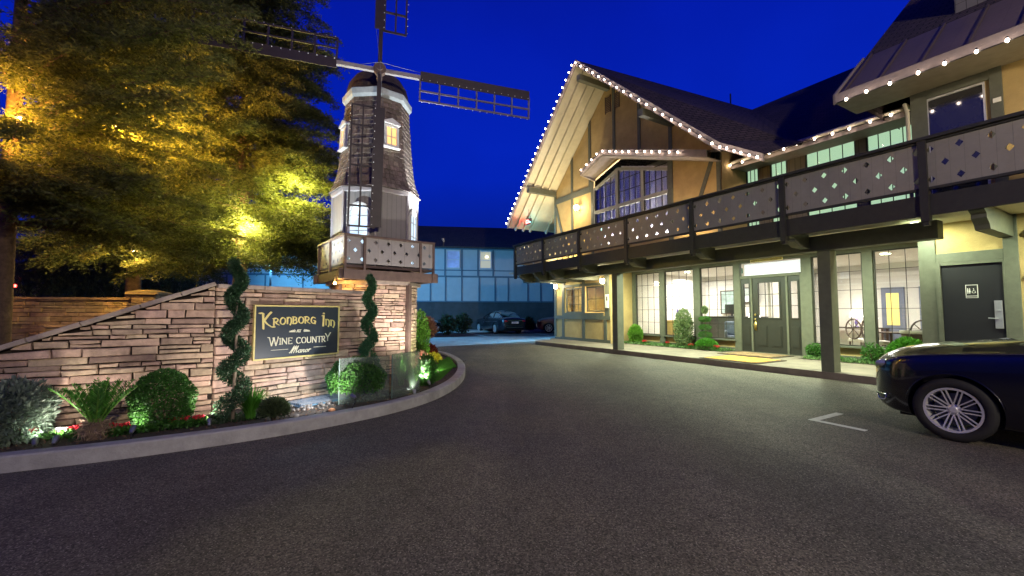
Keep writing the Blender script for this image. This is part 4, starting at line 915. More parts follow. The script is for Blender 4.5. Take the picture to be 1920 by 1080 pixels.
def lettering(b, text, x, z, h, nib, ang, thin, y=-.006, th=.006, arcf=None, sx=1.):
    ca, sn = math.cos(R(ang)), math.sin(R(ang))
    for ch in text:
        adv, st = GL[ch]
        for line in st:
            for p, q in zip(line[:-1], line[1:]):
                pts = []
                for (px, pz) in (p, q):
                    gx, gz = x + px * h * sx, z + pz * h
                    if arcf: gz += arcf(gx)
                    pts.append((gx, gz))
                (ax, az), (bx, bz) = pts
                hull = []
                for (cx, cz) in pts:
                    for u_, v_ in ((-.5, -.5), (.5, -.5), (.5, .5), (-.5, .5)):
                        hull.append((cx + (u_ * nib * ca - v_ * thin * sn), cz + (u_ * nib * sn + v_ * thin * ca)))
                hull = sorted(set((round(a, 6), round(c, 6)) for a, c in hull))
                def half(ps):
                    r = []
                    for q_ in ps:
                        while len(r) > 1 and (r[-1][0] - r[-2][0]) * (q_[1] - r[-2][1]) - (r[-1][1] - r[-2][1]) * (q_[0] - r[-2][0]) <= 0: r.pop()
                        r.append(q_)
                    return r
                lo_, up_ = half(hull), half(hull[::-1]); hp = lo_[:-1] + up_[:-1]
                th_ = th + random.random() * .0008
                if len(hp) > 2: b.prism([(a, 0, c) for a, c in hp], (0, -th_, 0))
        x += adv * h * sx
    return x
b = MB(); cur = lambda gx: .02 - .055 * (gx / .6) ** 2
lettering(b, 'K', -.57, .075, .195, .028, -20, .010, arcf=None)
lettering(b, 'RONBORG'.replace('N', 'n'), -.405, .10, .145, .020, -25, .008, arcf=cur, sx=.94)
lettering(b, 'I', .365, .095, .150, .028, -10, .012, arcf=cur); lettering(b, 'nn', .415, .088, .145, .020, -25, .008, arcf=cur, sx=.93)
b.build('name_lettering', m_gold, sign, uv=False)
b = MB(); lettering(b, 'AT', -.045, -.015, .055, .011, 0, .006)
for sg in (-1, 1):
    for k in range(4): b.beam((sg * (.06 + k * .012), -.004, .005), (sg * (.085 + k * .025), -.004, .03 - k * .008), .004, .008, (0, 0, 1))
    b.prism([(sg * .06, 0, -.012), (sg * .17, 0, -.010), (sg * .09, 0, .022)], (0, -.005, 0))
lettering(b, 'W', -.46, -.20, .125, .013, 0, .008); lettering(b, 'iNE', -.305, -.185, .13, .012, 0, .008); 
xx = lettering(b, 'COUNTr', -.055, -.185, .13, .012, 0, .008, sx=.93); lettering(b, 'Y', xx - .005, -.17, .118, .012, 0, .008)
b.box(-.42, -.17, -.005, 0, -.267, -.260); b.box(.23, .44, -.005, 0, -.262, -.255)
b.build('town_lettering', m_cream2, sign, uv=False)
SCR = {'M': (1.15, [[(-.1, .1), (.0, .02), (.12, .35), (.3, 1.0), (.28, .5), (.22, .0)], [(.25, .2), (.5, .85), (.62, 1.0), (.58, .5), (.55, .0)], [(.58, .3), (.8, .8), (.92, .95), (.85, .3), (.92, .02), (1.1, .2)]]),
       'a': (.5, [arc(.22, .2, .17, .2, 30, 330, 12), [(.4, .4), (.36, .08), (.42, .0), (.52, .12)]]), 'n': (.55, [[(.05, .35), (.12, .38), (.06, 0)], [(.08, .15), (.25, .38), (.36, .36), (.34, .05), (.42, .0), (.56, .14)]]),
       'o': (.42, [arc(.2, .2, .16, .2, 0, 360, 12)]), 'r': (.4, [[(.05, .3), (.14, .42), (.12, .02)], [(.13, .25), (.24, .4), (.4, .38)]])}
sv = dict(GL); GL.clear(); GL.update(SCR)
b = MB(); lettering(b, 'Manor', -.145, -.325, .105, .010, 30, .006)
# slant the script
zc = -.325; b.v = [(x + (z - zc) * .35, y, z) for x, y, z in b.v]
b.build('script_lettering', m_cream2, sign, uv=False); GL.clear(); GL.update(sv)

# ================================================================== WINDMILL
WA = Vector((-3.22, 9.98, 0)); ecam = Vector((.307, -.952, 0)); ert = Vector((.952, .307, 0))
wang = math.atan2(ecam.y, ecam.x)            # mill's own +x points to the street
mill = thing('windmill', 'small shingled windmill with four lattice sails on a stone base', 'windmill', WA, wang)
def mp(phi, r, z):                            # phi measured towards the photo's right
    a = R(phi); v = ecam * (math.cos(a) * r) + ert * (math.sin(a) * r)
    return Vector((v.dot(ecam), v.dot(Vector((-ecam.y, ecam.x, 0))), z))
def oct_(r, z): return [mp(45 * k, r, z) for k in range(8)]
def ring(b, prof):
    vs = []; [vs.extend(oct_(r, z)) for r, z in prof]
    b.add(vs, [(i * 8 + k, i * 8 + (k + 1) % 8, (i + 1) * 8 + (k + 1) % 8, (i + 1) * 8 + k) for i in range(len(prof) - 1) for k in range(8)])
# base
b = MB(); ring(b, [(.93, 0), (.93, 2.08)]); base = b.build('stone_base', m_mortar, mill)
b = MB()
for k in range(8):
    p, q = mp(45 * k, .955, 0), mp(45 * (k + 1), .955, 0); m_ = ((p + q) / 2).normalized(); ledger(b, p, q - p, m_, (q - p).length, lambda x: 2.05, 0, .05, .12, .12, .42, .04)
b.build('stone_face', m_stone, base, uv=False)
b = MB(); ring(b, [(.9, 2.04), (1.06, 2.04), (1.06, 2.12), (.9, 2.12)]); b.build('base_coping', m_cap, base)
b = MB()
for k in (1, 3, 5, 7): p = mp(45 * k, 1.03, 0); b = MB(); b.beam(p, p + Vector((0, 0, 2.04)), .09, .09, p); b.build('corner_post', m_brown, mill)
# square balcony
loc_ = lambda v: Vector((v.dot(ecam), v.dot(Vector((-ecam.y, ecam.x, 0))), v.z))
bR = Vector((.788, .616, 0)); bL = Vector((-.616, .788, 0)); c0 = Vector((-3.39, 8.60, 0)) - WA; Lb = 1.97
crn = [c0, c0 + bR * Lb, c0 + bR * Lb + bL * Lb, c0 + bL * Lb]
b = MB(); b.prism([loc_(c + Vector((0, 0, 2.37))) for c in crn], (0, 0, .05)); fl = b.build('balcony_deck', m_brown, mill)
b = MB()
for i in range(4):
    a_, c_ = crn[i], crn[(i + 1) % 4]; d = (c_ - a_).normalized()
    b.beam(loc_(a_ - d * .12 + Vector((0, 0, 2.22 + .001 * i))), loc_(c_ + d * .12 + Vector((0, 0, 2.22 + .001 * i))), .09, .20)
for k in range(1, 4):
    a_, c_ = crn[0].lerp(crn[1], k / 4), crn[3].lerp(crn[2], k / 4); b.beam(loc_(a_ + Vector((0, 0, 2.26))), loc_(c_ + Vector((0, 0, 2.26))), .07, .16)
b.build('deck_beam', m_brown, mill)
r_ = MB()
for i in range(4):
    a_, c_ = crn[i], crn[(i + 1) % 4]; d = (c_ - a_).normalized()
    r_.beam(loc_(a_ - d * .04 + Vector((0, 0, 3.03 + .0015 * (i % 2)))), loc_(c_ + d * .04 + Vector((0, 0, 3.03 + .0015 * (i % 2)))), .09, .045)
mrail = r_.build('balcony_rail', m_brown, mill, bevel=.005)
m_mpanel = brickmat('pale_carved_boards', (.50, .46, .42), (.46, .43, .40), (.3, .27, .25), .30, 8, .004, 0, .65, .4, .3)
for i in range(4):
    a_, c_ = crn[i], crn[(i + 1) % 4]; d = (c_ - a_).normalized(); nn_ = Vector((d.y, -d.x, 0))
    b = MB(); holed_panel(b, loc_(a_ + Vector((0, 0, 2.45))), loc_(d), (0, 0, 1), Lb, .56, 14, 3, .10, .02, first=0, dw=.085); b.build('carved_panel', m_mpanel, mrail)
    for f_ in ((0, .2, .84) if i == 0 else (0, .5)):
        p = a_ + d * (Lb * f_) + nn_ * .02; b = MB(); b.beam(loc_(p + Vector((0, 0, 2.14))), loc_(p + Vector((0, 0, 3.01))), .05, .05, loc_(nn_)); b.build('balustrade_post', m_brown, mrail)
# lower boarded storey
low = MB(); ring(low, [(.945, 2.42), (.945, 4.10)]); low = low.build('boarded_storey', m_wboard, mill)
b = MB(); ring(b, [(.95, 4.06), (.99, 4.08), (.99, 4.22), (.9, 4.24)])
for k in range(8): p = mp(45 * k, .955, 0); b.beam(p + Vector((0, 0, 2.42)), p + Vector((0, 0, 4.07)), .05, .05, p)
b.build('band_and_corners', M('grey_mauve_trim', (.34, .31, .31), .1, 6, .6), low)
def fr_(k, r, z, x=0, off=0):                 # point on face k (between corners k and k+1), x along it from the middle
    p, q = mp(45 * k, r, z), mp(45 * (k + 1), r, z); m_ = (p + q) / 2; d = (q - p).normalized(); n_2 = Vector((m_.x, m_.y, 0)).normalized()
    return m_ + d * x + n_2 * off
m_lit = EM('bright_cool_window', (.62, .82, 1), .42); m_warmw = EM('warm_window', (1, .55, .2), .45)
for k in (-1, 1, 3, -3):
    P3 = lambda x, z, o: fr_(k, .945, z, x, o)
    h_ = [( -.22, 2.5), (.22, 2.5), (.22, 3.62), (.13, 3.76), (0, 3.81), (-.13, 3.76), (-.22, 3.62)]
    b = MB(); nrm_ = (P3(0, 3, 1) - P3(0, 3, 0))
    b.prism([P3(x, z, .012) for x, z in h_], nrm_ * .01); wd_ = b.build('arched_window', m_lit, mill)
    b = MB()
    for (x0, z0), (x1, z1) in zip(h_, h_[1:] + h_[:1]): b.beam(P3(x0, z0, .03), P3(x1, z1, .03), .05, .05, nrm_)
    b.beam(P3(0, 2.5, .03), P3(0, 3.8, .03), .02, .03, nrm_)
    for z in (2.86, 3.2, 3.52): b.beam(P3(-.22, z, .03), P3(.22, z, .03), .02, .018, (0, 0, 1))
    b.build('frame', m_white, wd_)
# shingled tower
prof = [(1.03, 4.16), (.95, 4.30), (.885, 4.50), (.835, 4.75), (.80, 5.05), (.775, 5.4), (.74, 5.85), (.705, 6.35)]
def rad(z):
    for (r0, z0), (r1, z1) in zip(prof[:-1], prof[1:]):
        if z <= z1: return r0 + (r1 - r0) * (z - z0) / (z1 - z0)
    return prof[-1][0]
b = MB(); ring(b, [(r - .03, z) for r, z in prof]); tw = b.build('tower', m_dark, mill)
b = MB(); z = 4.17
while z < 6.32:
    for k in range(8):
        r = rad(z) + .004; r2 = rad(z + .17) - .004
        p, q = mp(45 * k, r, z), mp(45 * (k + 1), r, z); p2, q2 = mp(45 * k, r2, z + .17), mp(45 * (k + 1), r2, z + .17)
        Lk = (q - p).length; x = -random.uniform(0, .08); n_2 = ((p + q) / 2); n_2.z = 0; n_2.normalize()
        while x < Lk:
            wv = random.uniform(.06, .14); x0, x1 = max(0, x), min(Lk, x + wv - .006); x += wv
            if x1 - x0 < .015: continue
            dz = random.uniform(-.014, .006); o_ = random.uniform(.0, .012)
            A, B_ = p.lerp(q, x0 / Lk), p.lerp(q, x1 / Lk); A2, B2 = p2.lerp(q2, x0 / Lk), p2.lerp(q2, x1 / Lk); up = Vector((0, 0, dz))
            out_ = n_2 * (.020 + o_)
            b.add([A + up + out_, B_ + up + out_, B2 + n_2 * .004, A2 + n_2 * .004, A + up - n_2 * .01, B_ + up - n_2 * .01], [(0, 1, 2, 3), (1, 0, 4, 5), (0, 3, 4), (1, 5, 2)])
    z += .112
b.build('shakes', m_shake, tw, uv=False)
for k, x_, lit in ((0, .0, 1), (-2, .0, 1)):
    zc_ = 5.42; P3 = lambda x, z, o: fr_(k, rad(z), z, x + x_, o); nrm_ = (P3(0, zc_, 1) - P3(0, zc_, 0))
    b = MB(); b.prism([P3(-.12, 5.18, .045), P3(.12, 5.18, .045), P3(.12, 5.60, .06), P3(-.12, 5.60, .06)], nrm_ * .01); wd_ = b.build('small_window', m_warmw, mill)
    b = MB()
    for a_, c_ in (((-.14, 5.16), (.14, 5.16)), ((.14, 5.14), (.14, 5.64)), ((.14, 5.62), (-.14, 5.62)), ((-.14, 5.64), (-.14, 5.14))): b.beam(P3(*a_, .06), P3(*c_, .06), .05, .09, nrm_)
    b.beam(P3(0, 5.16, .07), P3(0, 5.6, .08), .018, .02, nrm_); b.beam(P3(-.12, 5.38, .07), P3(.12, 5.38, .07), .02, .018, (0, 0, 1)); b.beam(P3(-.2, 5.13, .07), P3(.2, 5.13, .07), .1, .03, (0, 0, 1))
    b.build('frame', m_white, wd_)
    b = MB(); b.prism([P3(-.20, 5.66, .02), P3(.20, 5.66, .02), P3(.20, 5.70, .02), P3(.0, 5.80, .02), P3(-.20, 5.70, .02)], nrm_ * .12); b.build('pediment', m_white, wd_)
# cornice and cap
b = MB(); ring(b, [(.66, 6.30), (.74, 6.28), (.79, 6.34), (.80, 6.46), (.75, 6.50), (.6, 6.52)])
b.build('cornice', M('pale_cornice', (.50, .56, .58), .15, 7, .7, stain=.3), mill)
b = MB(); b.lathe([(.72, 6.48), (.71, 6.60), (.66, 6.78), (.55, 6.95), (.38, 7.08), (.16, 7.16), (.12, 7.30), (.06, 7.36), (.001, 7.38)], (0, 0, 0), 24); b.build('cap', M('dark_cap_shingle', (.05, .036, .032), .4, 16, .85, .8, 30), mill, smooth=True)
# sails
hub = at(712, 131, 8.88); sx = Vector((.95, .312, 0)); sn = Vector((.312, -.95, 0)); up = Vector((0, 0, 1))
hubl = loc_(hub - WA)
b = MB(); b.tube([hubl - loc_(sn) * .75, hubl + loc_(sn) * .12], .06, 12); b.tube([hubl - loc_(sn) * .05, hubl + loc_(sn) * .08], .13, 12); b.build('hub_shaft', m_brown, mill)
m_sail = M('dark_brown_sail', (.030, .019, .018), .25, 8, .5, .1); m_spar = M('pale_spar', (.33, .30, .29), .15, 7, .5)  # sail brown darkened to stand in for shade on the unlit lower sail
roll = R(-.8)
for k in range(4):
    a = roll + k * PI / 2 + 0     # k0 right, k1 up, k2 left, k3 down
    d = loc_(sx * math.cos(a) + up * math.sin(a)); c = loc_(sx * math.sin(a) - up * math.cos(a)); nn_ = loc_(sn)   # c = clockwise side
    T_ = 3.42
    b = MB(); off = nn_ * (.03 if k % 2 else -.03)
    b.beam(hubl + off, hubl + d * T_ + off, .085, .085, nn_); arm = b.build('sail_arm', m_spar if k in (0, 2) else m_sail, mill)
    def q(l, wv, o=0): return hubl + off + d * l + c * wv + nn_ * o
    b = MB(); b.add([q(.86, -.13, .05), q(.86, .09, .045), q(T_, .09, .045), q(T_, -.13, .05), q(.86, -.13, .03), q(.86, .09, .03), q(T_, .09, .03), q(T_, -.13, .03)], [(0, 1, 2, 3), (7, 6, 5, 4), (0, 4, 5, 1), (1, 5, 6, 2), (2, 6, 7, 3), (3, 7, 4, 0)])
    b.build('sail_board', m_sail, arm)
    b = MB(); cells = 6
    for j in range(cells + 1): l = .86 + (T_ - .86) * j / cells; b.beam(q(l, .0, .012), q(l, .52, .0), .032, .04, nn_)
    for wv in (.30, .52): b.beam(q(.84, wv, .016), q(T_ + .02, wv, .016), .034, .034, nn_)
    b.build('lattice', m_sail if k != 0 else M('mauve_lattice', (.16, .13, .16), .15, 8, .5), arm)
    b = MB()
    for j in range(16):
        l = .9 + (T_ - .94) * j / 15; b.ball(q(l, .55, .02), .011, 6, 4); b.ball(q(l, .06, .065), .011, 6, 4)
    b.build('unlit_bulbs', m_white, arm, uv=False)
    b = MB(); b.tube([hubl + nn_ * .3, q(.86, -.1, .03)], .004, 5); b.build('stay_wire', m_grey, arm)
lamp('mill_inside_glow', WA + ecam * 1.25 + Vector((-.75, 0, 2.75)), 1.2, (.75, .88, 1), .08, parent=mill)  # added outside the wall as spill from the glowing arched window
# floodlights standing on the mill balcony and ground
def spotlight(label, loc, aim, power, col, ang=100, grp='garden spotlights', blend=.7, size=.04):
    loc = Vector(loc); aim = Vector(aim); d = (aim - loc).normalized()
    o = thing('garden_spotlight', label, 'spotlight', loc, 0, grp)
    b = MB(); b.tube([-d * .06, -d * .02, d * .02], [.016, .026, .028], 12); b.build('housing', M('spot_metal', (.3, .3, .3), .1, 20, .35, metal=.8), o, smooth=False)
    b = MB(); b.tube([-d * .05, Vector((0, 0, -.06)) - d * .05, Vector((0, 0, -.16))], .009, 6); b.build('stake', m_black, o)
    b = MB(); b.tube([d * .012, d * .0205], .024, 12); b.build('lens', EM('spot_lens', (1, .98, .92), 7), o)
    lamp('spot_beam', loc + d * .05, power, col, size, 'SPOT', o, aim, ang, blend); return o
spotlight('spotlight on the ground behind the garden wall aimed at the windmill tower', Vector((-5.3, 8.1, 1.1)), WA + ecam * .5 + ert * -.35 + Vector((0, 0, 5.5)), 480, (.80, .92, 1), 58)
spotlight('spotlight on the windmill balcony at its right corner', WA + ecam * .6 + ert * 1.5 + Vector((0, 0, 3.14)), WA + ert * .72 + ecam * .3 + Vector((0, 0, 5.4)), 230, (.9, .95, 1), 70)
l = thing('deck_lamp', 'small orange lamp under the windmill balcony behind the wall coping', 'lamp', at(628, 531, 8.75), 0)
b = MB(); b.ball((0, 0, 0), .028); b.build('bulb', EM('orange_bulb', (1, .55, .12), 60), l); b = MB(); b.tube([(0, 0, .025), (0, 0, .16)], .02, 8); b.build('socket', m_black, l)
lamp('deck_lamp_light', Vector(l.location) + Vector((.02, -.06, .0)), 9, (1, .55, .14), .03, parent=l)

# ================================================================== BACK STONE WALL
bw = thing('boundary_wall', 'long ochre stone boundary wall with a pillar behind the garden wall', 'stone wall', (0, 0, 0))
A0, A1 = at(-120, 640, 12.3), at(262, 640, 13.4); A0.z = A1.z = 0; dB = (A1 - A0).normalized(); nB = Vector((dB.y, -dB.x, 0)); LB = (A1 - A0).length
b = MB(); b.prism([A0 - nB * .02, A1 - nB * .02, A1 - nB * .3, A0 - nB * .3], (0, 0, 1.82)); b.build('core', m_mortar, bw)
b = MB(); ledger(b, A0, dB, nB, LB, lambda x: 1.82, 0, .07, .16, .2, .8, .05); b.build('stone_face', m_stone2, bw, uv=False)
b = MB(); b.beam(A0 + Vector((0, 0, 1.86)) - nB * .14, A1 + Vector((0, 0, 1.86)) - nB * .14, .44, .08); b.build('coping', m_stone2, bw, bevel=.01)
pl = MB(); pc = A1 + dB * .2; s_ = .30
for dd, nn2 in ((dB, nB), (-nB, dB), (-dB, -nB), (nB, -dB)): ledger(pl, pc + nn2 * s_ - dd * s_, dd, nn2, 2 * s_, lambda x: 1.98, 0, .07, .15, .2, .5, .04)
pl.prism([pc + nB * s_ * .95 - dB * s_ * .95, pc + nB * s_ * .95 + dB * s_ * .95, pc - nB * s_ * .95 + dB * s_ * .95, pc - nB * s_ * .95 - dB * s_ * .95], (0, 0, 1.98))
pl.build('pillar', m_stone2, bw, uv=False)
b = MB(); q4 = [pc + nB * .42 - dB * .42, pc + nB * .42 + dB * .42, pc - nB * .42 + dB * .42, pc - nB * .42 - dB * .42]
b.prism([p + Vector((0, 0, 1.99)) for p in q4], (0, 0, .07)); tq = [pc.lerp(p, .45) for p in q4]
b.add([p + Vector((0, 0, 2.06)) for p in q4] + [p + Vector((0, 0, 2.14)) for p in tq], [(0, 1, 5, 4), (1, 2, 6, 5), (2, 3, 7, 6), (3, 0, 4, 7), (4, 5, 6, 7)]); b.build('pillar_cap', m_stone2, bw)

# ================================================================== FAR BUILDING
fb = thing('motel_wing', 'long blue-grey two-storey motel wing behind the car park', 'building', (0, 32.4, 0), math.atan2(.14, .99))
b = MB(); b.box(-24, 14, 0, 9, 0, 2.23); b.build('lower_wall', m_farlow, fb)
b = MB(); b.box(-24, 14, -.06, 9, 2.23, 6.3); b.build('upper_wall', m_far, fb)
b = MB()
for x in (-7.4, -6.1, -5.0, -3.8, -2.5, -1.3, -.3, 1.2, 2.2, 3.2, 4.4, -9, -11, -13, -15, -17.5, -20, 6, 8, 10): b.box(x - .05, x + .05, -.1, -.06, 2.23, 4.05)
for x in (-7.6, -5.05, -3.8, -2.6, -1.45, -9.5, -12, -14.5, -17, .9, 3.1, 5.3, 7.7): b.box(x - .06, x + .06, -.1, -.06, 4.15, 6.2)
for z0, z1 in ((2.18, 2.28), (4.03, 4.16), (4.52, 4.60), (6.12, 6.30)): b.box(-24, 14, -.11, -.06, z0, z1)
b.build('half_timbering', m_fartrim, fb)
for x0, x1, warm in ((-4.95, -3.95, 0), (-2.48, -1.58, 1), (-9.0, -8.0, 0), (3.3, 4.3, 0)):
    w_ = MB(); 
    for a_, c_ in ((x0, x0 + .06), (x1 - .06, x1)): w_.box(a_, c_, -.13, -.06, 4.75, 6.0)
    w_.box(x0, x1, -.13, -.06, 4.70, 4.76); w_.box(x0, x1, -.13, -.06, 5.98, 6.05); w_.box(x0, x1, -.125, -.07, 5.32, 5.37); w_ = w_.build('window', M('pale_frame', (.5, .55, .58), .1, 4, .5), fb)
    b = MB(); b.box(x0 + .06, x1 - .06, -.09, -.07, 4.76, 5.98); b.build('pane', M('blue_lit_blind', (.5, .55, .8), .3, 1, .3, coat=.5) if not warm else EM('lamp_behind_blind', (.45, .42, .30), .25), w_)
    if warm: b = MB(); b.ball((x0 + .55, -.12, 5.6), .12, 8, 6, .6); b.build('pane_glow', EM('window_lamp', (1, .85, .5), 3), w_)
b = MB(); slab(b, [(-24.5, -.7, 6.25), (14.5, -.7, 6.25), (14.5, 4.5, 8.75), (-24.5, 4.5, 8.75)], .12); slab(b, [(-24.5, 4.5, 8.75), (14.5, 4.5, 8.75), (14.5, 9.8, 6.25), (-24.5, 9.8, 6.25)], .12); b.build('roof', m_shing, fb)
for x, sc in ((-1.6, 1), (3.0, .8), (4.3, .8), (-5.8, .6)):
    pass
m_ = MB(); m_.add([(-30, 28.3, 0), (-4.2, 30.0, 0), (1.0, 31.2, 0), (20, 33.6, 0), (20, 33.7, .14), (1.0, 31.3, .14), (-4.2, 30.1, .14), (-30, 28.4, .14), (-30, 30, .14), (20, 36, .14)], [(0, 1, 6, 7), (1, 2, 5, 6), (2, 3, 4, 5), (7, 6, 5, 4, 9, 8)]); struct(m_, 'far_kerb', m_conc)
# lamp posts added out of sight to light the car park blue
for i, (loc, aim, pw, sp_) in enumerate([((2.6, 21.2, 4.4), (-1.2, 23.0, 0), 1300, 150), ((-12.6, 22, 4.2), (-7, 31, 3), 700, 150)]):
    l = thing('car_park_lamp', ['tall lamp post with a blue-white head hidden behind the inn corner', 'tall lamp post with a blue-white head behind the trees'][i], 'lamp post', loc, 0, 'car park lamp posts')
    b = MB(); b.tube([(.5 if not i else 0, .2, -loc[2]), (.5 if not i else 0, .2, .1), (0, 0, .1)], .05, 8); b.build('pole', m_grey, l); b = MB(); b.box(-.2, .2, -.12, .12, .0, .1); b.build('lamp_head', m_grey, l)
    lamp('mercury_beam', Vector(loc) - Vector((0, 0, .08)), pw * 5.2, (.10, .50, 1), .15, 'SPOT', l, aim, sp_, .5)
# street lamp added behind the camera as fill light (out of frame)
for i, (loc, aim, pw, c, sp_) in enumerate([((5.5, -7.5, 6.5), (4.5, 14, 2.0), 2300, (1, .85, .62), 105)]):
    l = thing('street_lamp', 'street lamp with a neutral head behind the camera', 'street lamp', loc, 0)
    b = MB(); b.tube([(0, -.8, -loc[2]), (0, -.8, 0), (0, 0, .12)], .06, 8); b.build('pole', m_grey, l); b = MB(); b.box(-.15, .15, -.3, .3, .02, .12); b.build('lamp_head', m_grey, l)
    lamp('street_beam', Vector(loc), pw, c, .25, 'SPOT', l, aim, sp_, .6)

# ================================================================== PLANTS
def gp(x, y, z=.1):
    d = at(x, y, 10) - Vector((0, 0, 1.45)); k = (z - 1.45) / d.z; return Vector((0, 0, 1.45)) + d * k
m_box = leafmat('boxwood_leaf', (.025, .09, .012), (.07, .22, .03)); m_top = leafmat('juniper_leaf', (.018, .055, .022), (.05, .13, .05), trans=.15)
m_silver = leafmat('silver_leaf', (.10, .14, .10), (.26, .33, .25)); m_bright = leafmat('bright_leaf', (.08, .22, .02), (.22, .45, .06))
m_gl = leafmat('grass_blade', (.03, .14, .01), (.10, .32, .03)); m_cit = leafmat('citrus_leaf', (.06, .13, .04), (.25, .33, .14))
m_red = leafmat('red_petal', (.5, .01, .02), (.8, .04, .08)); m_pinkp = leafmat('pink_petal', (.7, .25, .22), (.85, .5, .42)); m_yel = leafmat('yellow_petal', (.55, .45, .02), (.75, .65, .06))
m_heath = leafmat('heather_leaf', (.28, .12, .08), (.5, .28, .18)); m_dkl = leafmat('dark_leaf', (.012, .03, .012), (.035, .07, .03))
m_redl = leafmat('red_foliage', (.15, .02, .01), (.35, .06, .03)); m_whitep = leafmat('white_petal', (.6, .6, .55), (.8, .8, .75))
def sph(n, rx, rz, shell=.3, zc=0, low=-1):
    v = rng.normal(size=(n * 2, 3)); v /= np.linalg.norm(v, axis=1, keepdims=True); v = v[v[:, 2] > low][:n]; n = len(v)
    r = 1 - shell * rng.random(n) ** 2
    lump = 1 + .06 * np.sin(v[:, 0] * 7 + 1) * np.cos(v[:, 1] * 6) + .04 * np.sin(v[:, 2] * 9)
    P = v * (r * lump)[:, None] * np.array([rx, rx, rz]); P[:, 2] += zc
    D = v * .9 + rng.normal(size=v.shape) * .6; D[:, 2] += .35
    return P, D
def shrub(name, label, cat, pos, rx, rz, n, lf, mat, stem=True, low=-1, grp=None, shell=.3, stretch=1):
    o = thing(name, label, cat, pos, random.uniform(0, 6), grp)
    P, D = sph(n, rx, rz, shell, rz * .95, low); leaves('foliage', P, D, rng.uniform(.6, 1.2, len(P)) * lf * stretch, lf * .6 / max(1, stretch * .7), mat, o, .2)
    if stem:
        b = MB()
        for k in range(5):
            a = k * 1.3; b.tube([(0, 0, -.02), (.2 * rx * math.cos(a), .2 * rx * math.sin(a), rz * .5), (.5 * rx * math.cos(a), .5 * rx * math.sin(a), rz * 1.1)], [.016, .011, .005], 6)
        b.build('stems', m_bark, o, smooth=True)
    return o
shrub('boxwood_ball', 'large clipped round boxwood bush in front of the sloping wall', 'bush', gp(303, 803), .30, .335, 10000, .032, m_box, shell=.25)
shrub('silver_shrub', 'bushy silver-leaved shrub lit from below at the far left end of the bed', 'shrub', gp(22, 832), .30, .32, 5000, .04, m_silver, stretch=1.7, shell=.7)
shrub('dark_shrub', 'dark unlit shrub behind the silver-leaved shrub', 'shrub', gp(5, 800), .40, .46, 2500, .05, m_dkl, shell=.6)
shrub('clipped_tuft', 'small dark rounded clipped bush by the kerb next to the grass tuft', 'bush', gp(513, 790), .14, .13, 2600, .035, leafmat('olive_leaf', (.03, .05, .02), (.09, .13, .05)), stretch=2, low=-.3)
shrub('round_shrub', 'round green shrub behind the left glass splash panel', 'bush', gp(668, 752), .42, .33, 9000, .035, m_box, shell=.3, low=-.4)
shrub('leafy_shrub', 'bright green leafy shrub beside the windmill base', 'shrub', gp(779, 690) + Vector((0, .4, 0)), .24, .70, 3600, .06, m_bright, shell=.8)
shrub('heather_shrub', 'pinkish twiggy shrub behind the bright green leafy shrub', 'shrub', gp(797, 668) + Vector((0, .2, .55)), .26, .30, 2200, .06, m_heath, shell=.9, stretch=2)
shrub('heather_shrub', 'low reddish foliage plant between the windmill base and the lawn', 'shrub', gp(803, 676), .22, .22, 1500, .06, m_redl, shell=.8, stretch=1.6)
shrub('flowering_plant', 'pale pink flowering plant at the right edge of the glass panels', 'flowers', gp(791, 692), .13, .20, 1400, .045, m_pinkp, shell=.9, stretch=1.5)
shrub('flowering_plant', 'bright yellow flowering plant on the lawn corner', 'flowers', gp(813, 684), .17, .13, 900, .055, m_yel, shell=.9, low=.0, stretch=1.6)
shrub('leafy_shrub', 'dark green leafy plant between the glass end and the lawn', 'shrub', gp(799, 722), .14, .26, 1500, .06, m_box, shell=.8, stretch=1.8)
# grasses
def grass(label, pos, n, h, spread, mat, name='grass_tuft', arch=.6, wd=.010, cat='grass plant'):
    o = thing(name, label, cat, pos); V = []; Fc = []; b = MB()
    for k in range(n):
        a = random.uniform(0, 2 * PI); r0 = random.uniform(0, .05); hh = h * random.uniform(.6, 1.1); sp_ = spread * random.uniform(.2, 1)
        ca, sa_ = math.cos(a), math.sin(a); pts = []
        for i in range(5):
            t = i / 4; r = r0 + sp_ * t ** 1.6; z = hh * (t - arch * .45 * t * t * (sp_ / spread)); w_ = wd * (1 - t * .9); px, py = -sa_ * w_, ca * w_
            pts += [(ca * r + px, sa_ * r + py, z), (ca * r - px, sa_ * r - py, z)]
        b.add(pts, [(2 * i, 2 * i + 1, 2 * i + 3, 2 * i + 2) for i in range(4)])
    b.build('blades', mat, o, uv=False); return o
grass('bright green arching grass tuft beside the left spiral topiary', gp(470, 786), 420, .44, .24, m_gl)
grass('tall green leafy stems behind the right glass panel', gp(752, 722), 160, .62, .16, m_bright, wd=.018)
grass('second clump of tall green stems at the right end of the glass', gp(774, 735), 120, .5, .12, m_bright, wd=.018)
